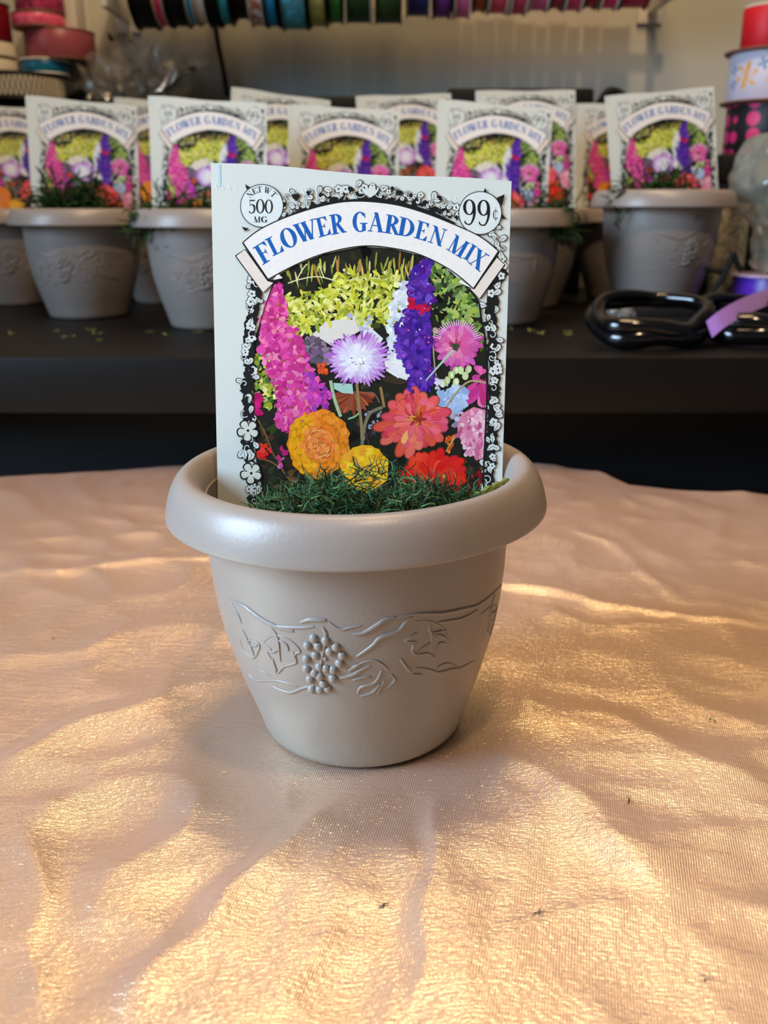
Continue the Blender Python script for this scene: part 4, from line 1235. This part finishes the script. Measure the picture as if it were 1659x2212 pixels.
SP = [ # x0, x1, ribbon colour, second, kind, bottom y, flange, description
    (298,344,(16,16,18),None,'plain',66,'black','broad black satin ribbon'), (346,369,(206,60,92),None,'plain',60,'cream','narrow raspberry ribbon'),
    (372,412,(18,18,20),None,'plain',62,'black','black velvet ribbon'), (413,432,(40,128,190),None,'plain',58,'cream','narrow azure ribbon'), (433,455,(196,196,200),None,'plain',56,'cream','silver grey ribbon'),
    (456,479,(14,14,16),None,'plain',62,'black','narrow jet black ribbon'), (480,506,(46,140,158),None,'plain',58,'black','teal ribbon'), (508,541,(26,26,24),None,'plain',46,'black','charcoal ribbon'),
    (544,576,(206,200,190),(200,130,110),'noise',60,'cream','cream floral print ribbon'), (578,606,(30,122,178),None,'plain',62,'black','bright blue ribbon'), (611,668,(66,160,196),(90,170,190),'noise',68,'black','wide turquoise patterned ribbon'),
    (670,709,(150,160,80),(190,190,110),'noise',62,'black','olive leaf print ribbon'), (712,742,(50,116,54),None,'plain',54,'black','leaf green ribbon'), (747,804,(34,58,30),None,'plain',54,'cream','wide forest green ribbon'),
    (809,868,(44,66,34),None,'plain',55,'brown','wide moss green ribbon'), (876,928,(40,40,92),None,'plain',40,'cream','navy ribbon'), (934,973,(98,46,126),None,'plain',43,'black','violet ribbon'),
    (978,1014,(206,96,140),None,'plain',43,'cream','rose pink ribbon'), (1021,1046,(160,60,50),(210,140,60),'noise',30,'brown','red and gold ribbon'), (1051,1094,(190,70,92),None,'plain',34,'cream','coral red ribbon'),
    (1098,1135,(176,62,96),None,'plain',36,'cream','dusty pink ribbon'), (1139,1181,(206,92,140),None,'plain',28,'cream','candy pink ribbon'), (1184,1212,(150,50,80),None,'plain',24,'brown','wine ribbon'),
    (1215,1253,(188,56,104),None,'plain',28,'cream','deep pink ribbon'), (1256,1286,(140,24,50),None,'plain',22,'brown','dark cherry ribbon'), (1292,1330,(196,36,96),None,'plain',24,'cream','hot magenta ribbon'), (1335,1396,(150,16,58),None,'plain',22,'brown','wide crimson ribbon'),
]
M['black_card'] = mat('black_card', (20,19,19), rough=.6)
FLG = {'black': M['black_card'], 'cream': M['cream'], 'brown': M['brown_card']}
for x0, x1, c, c2_, kind, yb, fk, desc in SP:
    a = at_y(x0, yb, RACK_Y - .03); b = at_y(x1, yb, RACK_Y - .03)
    k = (RACK_Y - CAM.y) / (RACK_Y - .03 - CAM.y)
    xa, xb = at_y(x0, yb, RACK_Y).x, at_y(x1, yb, RACK_Y).x
    w = max(.006, xb - xa - .0006); r = max(.022, ROD_Z - at_y((x0 + x1) / 2, yb, RACK_Y).z)
    c = tuple(min(255, v * 1.3 + 8) for v in c) if max(c) > 40 else c
    rm = ribbon_mat('ribbon_' + desc.replace(' ', '_'), c, kind, c2_ or c, 160)
    # the bore rests on the rod
    spool('spool of ' + desc + ' threaded on the wall rack', (xa + .0003, RACK_Y, ROD_Z - .0035), (0, math.pi / 2, 0), r - .0035, r - .006, w, rm, FLG[fk], 'spools threaded on the wall rack', .0012)

# black cord hanging on the wall
mb = MB(); yc = WALL_Y - .012
mb.tube(catmull([at_y(462, -60, yc), at_y(465, 40, yc), at_y(470, 90, yc), at_y(482, 150, yc), at_y(490, 205, yc), at_y(494, 300, yc), at_y(498, 420, yc)], 6), .0024, 8)
tag(mb.build('power_cord', M['black'], None), 'thin black cord hanging down the wall behind the spools', 'cord')

# ribbon rolls stacked on the black storage box
yL = 0.955 + CAM.y
def vspool(x0, x1, y0, y1, label, rm, fm, y=yL, z=None, rin=.9, rot=None, group=None, fl=.0016):
    a = at_y(x0, y1, y); b = at_y(x1, y1, y); zt = at_y(x0, y0, y).z
    z = a.z if z is None else z
    rf = (b.x - a.x) / 2
    return spool(label, ((a.x + b.x) / 2, y, z), rot or (0, 0, 0), rf, rf * rin, zt - z, rm, fm, group, fl), zt
box_top = at_y(100, 216, yX).z
_, z1 = vspool(-60, 146, 165, 216, 'wide roll of black ribbon with a cream zigzag print', ribbon_mat('zigzag_ribbon', (18,17,16), 'plain'), M['black_card'], z=box_top, rin=.96, group='ribbon rolls on the storage box')
# zigzag print as raised cream rickrack on the roll
zz = bpy.context.scene.objects[_.name]
mb = MB(); a_ = at_y(-60, 200, yL); b_ = at_y(146, 200, yL); rz = (b_.x - a_.x) / 2 * .965; hz = z1 - box_top
for row in (0.32, 0.66):
    pts = []
    for k in range(120):
        an = math.pi + math.pi * k / 119
        pts.append((rz * math.cos(an), rz * math.sin(an), hz * (row + (.17 if k % 4 < 2 else -.17) * (1 if row < .5 else -1))))
    mb.tube(pts, .0007, 5)
mb.build('zigzag_trim', M['cream'], zz)
_, z2 = vspool(45, 152, 131, 165, 'small teal satin ribbon spool below the mauve spool', ribbon_mat('teal_satin', (24,104,140), rough=.2), M['white_metal'], z=z1, rin=.93, group='ribbon rolls on the storage box')
_, z2b = vspool(-90, 40, 96, 165, 'cream card spool with brown ribbon', ribbon_mat('tan_ribbon', (128,104,84)), M['cream'], y=yL - .012, z=z1, rin=.86, group='ribbon rolls on the storage box', fl=.011)
_, z3 = vspool(58, 208, 70, 131, 'mauve satin ribbon spool', ribbon_mat('mauve_satin', (150,74,82), rough=.3), M['brown_card'], z=z2, rin=.97, y=yL + .012, group='ribbon rolls on the storage box')
_, z4 = vspool(30, 142, 32, 70, 'pink glitter ribbon spool on top of the mauve spool', ribbon_mat('pink_glitter', (214,66,110), 'noise', (232,110,140), 400, .25), M['brown_card'], z=z3, rin=.97, group='ribbon rolls on the storage box')
_, z5 = vspool(36, 140, -30, 32, 'plum printed ribbon spool topmost on the rolls', ribbon_mat('plum_print', (132,40,70), 'noise', (190,60,100), 260, .3), M['brown_card'], z=z4, rin=.97, group='ribbon rolls on the storage box')
_, z6 = vspool(-80, 27, 10, 96, 'dark red ribbon spool on the cream card spool', ribbon_mat('dark_red_ribbon', (110,10,24), rough=.3), M['black_card'], y=yL - .012, z=z2b, rin=.95, group='ribbon rolls on the storage box')
# white upright beside the rolls
a = at_y(140, 70, WALL_Y - .03); b = at_y(172, 70, WALL_Y - .03)
t = thing('shelf_upright', 'white painted upright on the wall beside the ribbon rolls', 'shelf bracket', ((a.x + b.x)/2, WALL_Y - .02, a.z))
mb = MB(); w_ = (b.x - a.x) / 2; bevel_box(mb, -w_, -.016, 0, w_, .0195, .25, .001); mb.build('post', M['white_metal'], t)
mb = MB(); bevel_box(mb, -w_ * 1.3, .016, -.004, w_ * 1.3, .0195, .25, .001); mb.build('wall_plate', M['white_metal'], t)

# crumpled cellophane
def crumple(name, label, cat, c, r, seed, m, amp=.5, freq=55, sub=4, cut=None):
    bm = bmesh.new(); bmesh.ops.create_icosphere(bm, subdivisions=sub, radius=1)
    off = Vector((seed * 3.1, seed * 1.7, 0))
    for v in bm.verts:
        n = v.co.normalized()
        k = 1 + amp * (noise.noise(n * 2.1 + off) + .7 * noise.noise(n * 5.3 + off) + .4 * noise.noise(n * 11 + off))
        v.co = Vector((n.x * r[0], n.y * r[1], n.z * r[2])) * k
        if cut is not None and v.co.z < cut: v.co.z = cut + .0001 * noise.noise(n * 9)
    me = bpy.data.meshes.new(name); bm.to_mesh(me); bm.free()
    me.polygons.foreach_set('use_smooth', [True] * len(me.polygons))
    me.materials.append(m)
    o = bpy.data.objects.new(name, me); o.location = c; col.objects.link(o)
    return tag(o, label, cat)
pc = at_y(285, 140, yX + .032)
def film_shreds(name, label, c, n, spread, L0, seed, m):
    rnd = random.Random(seed); mb = MB()
    for k in range(n):
        a = rnd.uniform(0, 6.283); el = rnd.uniform(.05, 1.45); L = L0 * rnd.uniform(.55, 1.0)
        d = Vector((math.cos(a) * math.cos(el), .5 * math.sin(a) * math.cos(el), math.sin(el))).normalized()
        side = d.cross(Vector((rnd.gauss(0, 1), rnd.gauss(0, 1), rnd.gauss(0, 1)))).normalized()
        nrm = d.cross(side)
        w = rnd.uniform(.004, .011); cv = rnd.uniform(-.5, .5); base = Vector((rnd.gauss(0, spread), rnd.gauss(0, spread * .35), .001))
        vs = []; ns = 8
        for i in range(ns + 1):
            t = i / ns
            p = base + d * L * t + nrm * cv * L * t * t
            ww = w * (0.25 + 1.1 * math.sin(math.pi * (.12 + .8 * t)))
            tw = side * math.cos(t * 1.6) + nrm * math.sin(t * 1.6)
            for s_ in (-1, 0, 1):
                q = p + tw * ww * s_ + nrm * (.002 * (1 - s_ * s_))
                vs.append((q.x, max(-.03, min(.032, q.y)), max(.0005, q.z)))
        fs = []
        for i in range(ns):
            for j in range(2):
                b = i * 3 + j; fs.append((b, b + 1, b + 4, b + 3))
        mb.add(vs, fs)
    o = mb.build(name, m, None, 180); o.location = c
    return tag(o, label, 'cellophane')
film_shreds('cellophane_wrap', 'shreds of clear cellophane heaped on the black storage box', (pc.x, yX + .033, box_top), 64, .016, .066, 3, M['film'])
# clear bag beside the tilted pot: gathered neck, billowing top
yS = 0.720 + CAM.y
pb = at_y(1692, 600, yS)
BAG_Z = at_y(1690, 592, yS).z
def bag():
    mb = MB(); zt = at_y(1640, 268, yS).z; H = zt - BAG_Z
    prof = [(0.0, 0.0), (.012, 0.0), (.020, .003), (.024, .010), (.025, .020), (.026, .030), (.033, .040), (.042, .052), (.045, .064), (.042, .078), (.034, .094), (.020, H - .005), (0.0, H)]
    pr = [(v.x, v.y) for v in catmull([(a, b, 0) for a, b in prof], 4)]
    def wob(a, j):
        return 1 + .16 * noise.noise(Vector((math.cos(a) * 2.2, math.sin(a) * 2.2, j * .16))) + .09 * noise.noise(Vector((math.cos(a) * 6, math.sin(a) * 6, j * .4)))
    mb.lathe(pr, 64, wob=wob); return mb
o = bag().build('clear_bag', M['film_milky'], None, 180); o.location = (pb.x, pb.y, BAG_Z + .0004)
tag(o, 'milky clear plastic bag standing on the purple spool', 'bag')
# cream lace roll behind the bag
_, _z = vspool(1532, 1602, 440, 600, 'narrow cream lace roll between the tilted pot and the clear bag', ribbon_mat('lace', (190,184,166), 'noise', (150,146,128), 240, .8), M['cream'], y=.762 + CAM.y, z=DESK_Z, rin=.98)

# tower of printed spools
yT = 0.832 + CAM.y; ct = at_y(1600, 331, 0.785 + CAM.y).z
dotm = ribbon_mat('black_pink_dots', (24,18,22), 'dots', (216,40,110), 75)
_, za = vspool(1562, 1760, 226, 331, 'black ribbon spool with hot pink dots at the bottom of the spool tower', dotm, M['brown_card'], y=yT, z=ct, rin=.96, group='tower of printed spools')
_, zb = vspool(1558, 1764, 112, 226, 'white ribbon spool printed with yellow flowers', ribbon_mat('white_print', (206,198,214), 'plain'), M['brown_card'], y=yT, z=za, rin=.86, group='tower of printed spools')
wsp_o = _
_, zc = vspool(1600, 1722, 14, 112, 'plain red ribbon spool on top of the spool tower', ribbon_mat('red_ribbon', (196,10,30), rough=.5), M['cream'], y=yT, z=zb, rin=.98, group='tower of printed spools')
# printed flowers on the white ribbon
def on_ribbon(o, rad, ang, z, pet_n, L, w, cx, m, name):
    mb = MB()
    for k in range(pet_n):
        a = 2 * math.pi * k / pet_n + .3
        poly = petal(0, 0, a, L, w, .6, .3)
        vs = [(rad * math.cos(ang + x / rad), rad * math.sin(ang + x / rad), z + y) for x, y in poly]
        mb.add(vs, [tuple(range(len(vs)))])
    return mb.build(name, m, o, 0)
rad = (at_y(1764, 200, yT).x - at_y(1558, 200, yT).x) / 2 * .86 + .0006
YEL = mat('yellow_print', (222,160,20), rough=.5); BLU = mat('blue_print', (40,130,176), rough=.5)
hz = zb - za
for ang, m_, z_, L_ in ((-2.55, YEL, .5, .0105), (-1.75, YEL, .45, .0105), (-2.94, BLU, .62, .005), (-2.93, BLU, .36, .005), (-2.15, BLU, .7, .005)):
    on_ribbon(wsp_o, rad, ang, hz * z_, 6 if m_ is YEL else 4, L_, L_ * .36, 0, m_, 'printed_flower')

# purple spool and its loose curl
_, zp = vspool(1574, 1766, 592, 682, 'purple satin ribbon spool lying flat on the desk', ribbon_mat('purple_satin', (86,44,176), rough=.25), mat('lilac_flange', (190,170,206), rough=.4), y=.720 + CAM.y, z=DESK_Z, rin=.94)
def strip(path, w, m, name, label, cat, axis=Vector((0, 0, 1)), th=.00025):
    P = catmull(path, 8); mb = MB(); n = len(P); vs = []
    for p in P:
        vs += [p + axis * w/2, p - axis * w/2, p - axis * w/2 + Vector((0, th, 0)), p + axis * w/2 + Vector((0, th, 0))]
    fs = []
    for i in range(n - 1):
        for k in range(4):
            fs.append((i*4+k, i*4+(k+1) % 4, (i+1)*4+(k+1) % 4, (i+1)*4+k))
    fs += [(0,1,2,3), ((n-1)*4+3,(n-1)*4+2,(n-1)*4+1,(n-1)*4)]
    mb.add(vs, fs)
    return tag(mb.build(name, m, None), label, cat)
strip([at_y(1532, 712, .545 + CAM.y), at_y(1562, 688, .552 + CAM.y), at_y(1602, 665, .568 + CAM.y), at_y(1650, 645, .60 + CAM.y), at_y(1700, 630, .65 + CAM.y)], .0105,
      ribbon_mat('lavender_satin', (176,136,236), rough=.25), 'loose_ribbon', 'loose lavender ribbon end curling over the glossy black plastic', 'ribbon', Vector((-.32, .30, .85)))

# glossy black plastic coils
def coil(label, cx, cy, y, r, tube_r, tilt, seed, turns=1):
    c = at_y(cx, cy, y)
    mb = MB(); rnd = random.Random(seed)
    for q in range(turns):
        pts = []
        for k in range(49):
            a = 2 * math.pi * k / 48
            rr_ = r * (1 + .07 * math.sin(2 * a + seed) + .04 * math.sin(5 * a + q)) * (1 - .07 * q)
            pts.append(Vector((rr_ * math.cos(a), rr_ * math.sin(a) * .8, q * tube_r * 1.1 + .002 * math.sin(3 * a + q))))
        pts[-1] = pts[0]
        mb.tube(pts, [tube_r * (1 + .3 * math.cos(2 * math.pi * (k / 48 - .75)) + .08 * math.sin(k * .8 + q * 2 + seed)) for k in range(48)] + [tube_r * (1 + .08 * math.sin(q * 2 + seed))], 10, up=(0, 0, 1), cap=False)
    o = mb.build('plastic_coil', M['black_gloss'], None, 80)
    o.rotation_euler = (R(tilt), 0, 0)
    zmin = min((Matrix.Rotation(R(tilt), 3, 'X') @ v.co).z for v in o.data.vertices)
    o.location = (c.x, c.y, DESK_Z - zmin + .0002)
    return tag(o, label, 'plastic coil', 'glossy black plastic coils on the desk')
coil('glossy black plastic coil lying at the desk edge in front of the tilted pot', 1402, 715, .572 + CAM.y, .033, .0046, 22, 1, 2)
coil('glossy black plastic coil under the lavender ribbon end', 1625, 735, .585 + CAM.y, .034, .0050, 14, 4, 2)
pc = at_y(1335, 660, .622 + CAM.y)
crumple('cellophane_scrap', 'small crumpled clear cellophane scrap behind the black coil', 'cellophane', (pc.x, pc.y, DESK_Z + .0125), (.011, .010, .0125), 9, M['film'], .5, sub=3, cut=-.0122)
# black forked clip
mb = MB(); yk = .668 + CAM.y
mb.tube(catmull([at_y(1528, 640, yk), at_y(1560, 600, yk), at_y(1585, 545, yk)], 5), .0022, 8); mb.tube(catmull([at_y(1585, 545, yk), at_y(1592, 570, yk), at_y(1602, 585, yk)], 5), .0020, 8)
mb.tube(catmull([at_y(1522, 580, yk), at_y(1545, 585, yk), at_y(1568, 588, yk)], 5), .0018, 8)
mb.tube(catmull([at_y(1528, 640, yk), at_y(1524, 660, yk - .004), Vector((at_y(1522, 680, yk).x, yk - .006, DESK_Z + .002))], 5), .0020, 8)
tag(mb.build('forked_clip', M['black'], None), 'black forked plastic clip in front of the cream lace roll', 'clip')

# ------------------------------------------------------------------ crumbs
CR = [(150,728),(195,712),(208,722),(213,735),(20,722),(118,716),(330,716),(362,724),(430,718),(1150,716),(1165,722),(1222,716),(1232,724),(1100,712)]
for i, (x, y) in enumerate(CR):
    rnd = random.Random(100 + i); mb = MB(); mb.c = []
    for k in range(5):
        strand(mb, (rnd.uniform(-.002, .002), rnd.uniform(-.004, .004), .0006), .005, .00035, rnd, [(150,150,70),(120,130,60),(170,160,90),(90,110,50)], 0)
    mb.v = [(a, b, max(.0002, c * .5)) for a, b, c in mb.v]
    o = mb.build('moss_crumb', M['moss'], None, 0); p = at_z(x, y, DESK_Z); o.location = p
    tag(o, 'pale moss crumb fallen on the dark desk before the pots', 'crumb', 'moss crumbs on the desk')
for i, (x, y, c, lab) in enumerate([(1538,1557,(60,110,60),'tiny green moss speck on the peach cloth'), (1359,1733,(86,70,40),'round dark speck on the peach cloth'), (829,1951,(70,66,64),'thin grey lint speck on the peach cloth'),
                     (1165,1971,(80,66,50),'curved brown speck on the peach cloth'), (1525,2109,(140,124,112),'pale grey lint fluff on the peach cloth'), (114,1377,(130,112,80),'pale tan speck on the peach cloth')]):
    rnd = random.Random(200 + i); mb = MB(); mb.c = []
    for k in range(3):
        strand(mb, (rnd.uniform(-.0003, .0003), rnd.uniform(-.0003, .0003), .0004), .0018, .00018, rnd, [c], 0)
    mb.v = [(a, b, max(.0001, cc * .6)) for a, b, cc in mb.v]
    o = mb.build('lint_speck', M['moss'], None, 0); p = at_z(x, y, 0)
    h = float(cloth_h(np.array([p.x]), np.array([p.y]))[0]); o.location = (p.x, p.y, h + .0002)
    tag(o, lab, 'speck')
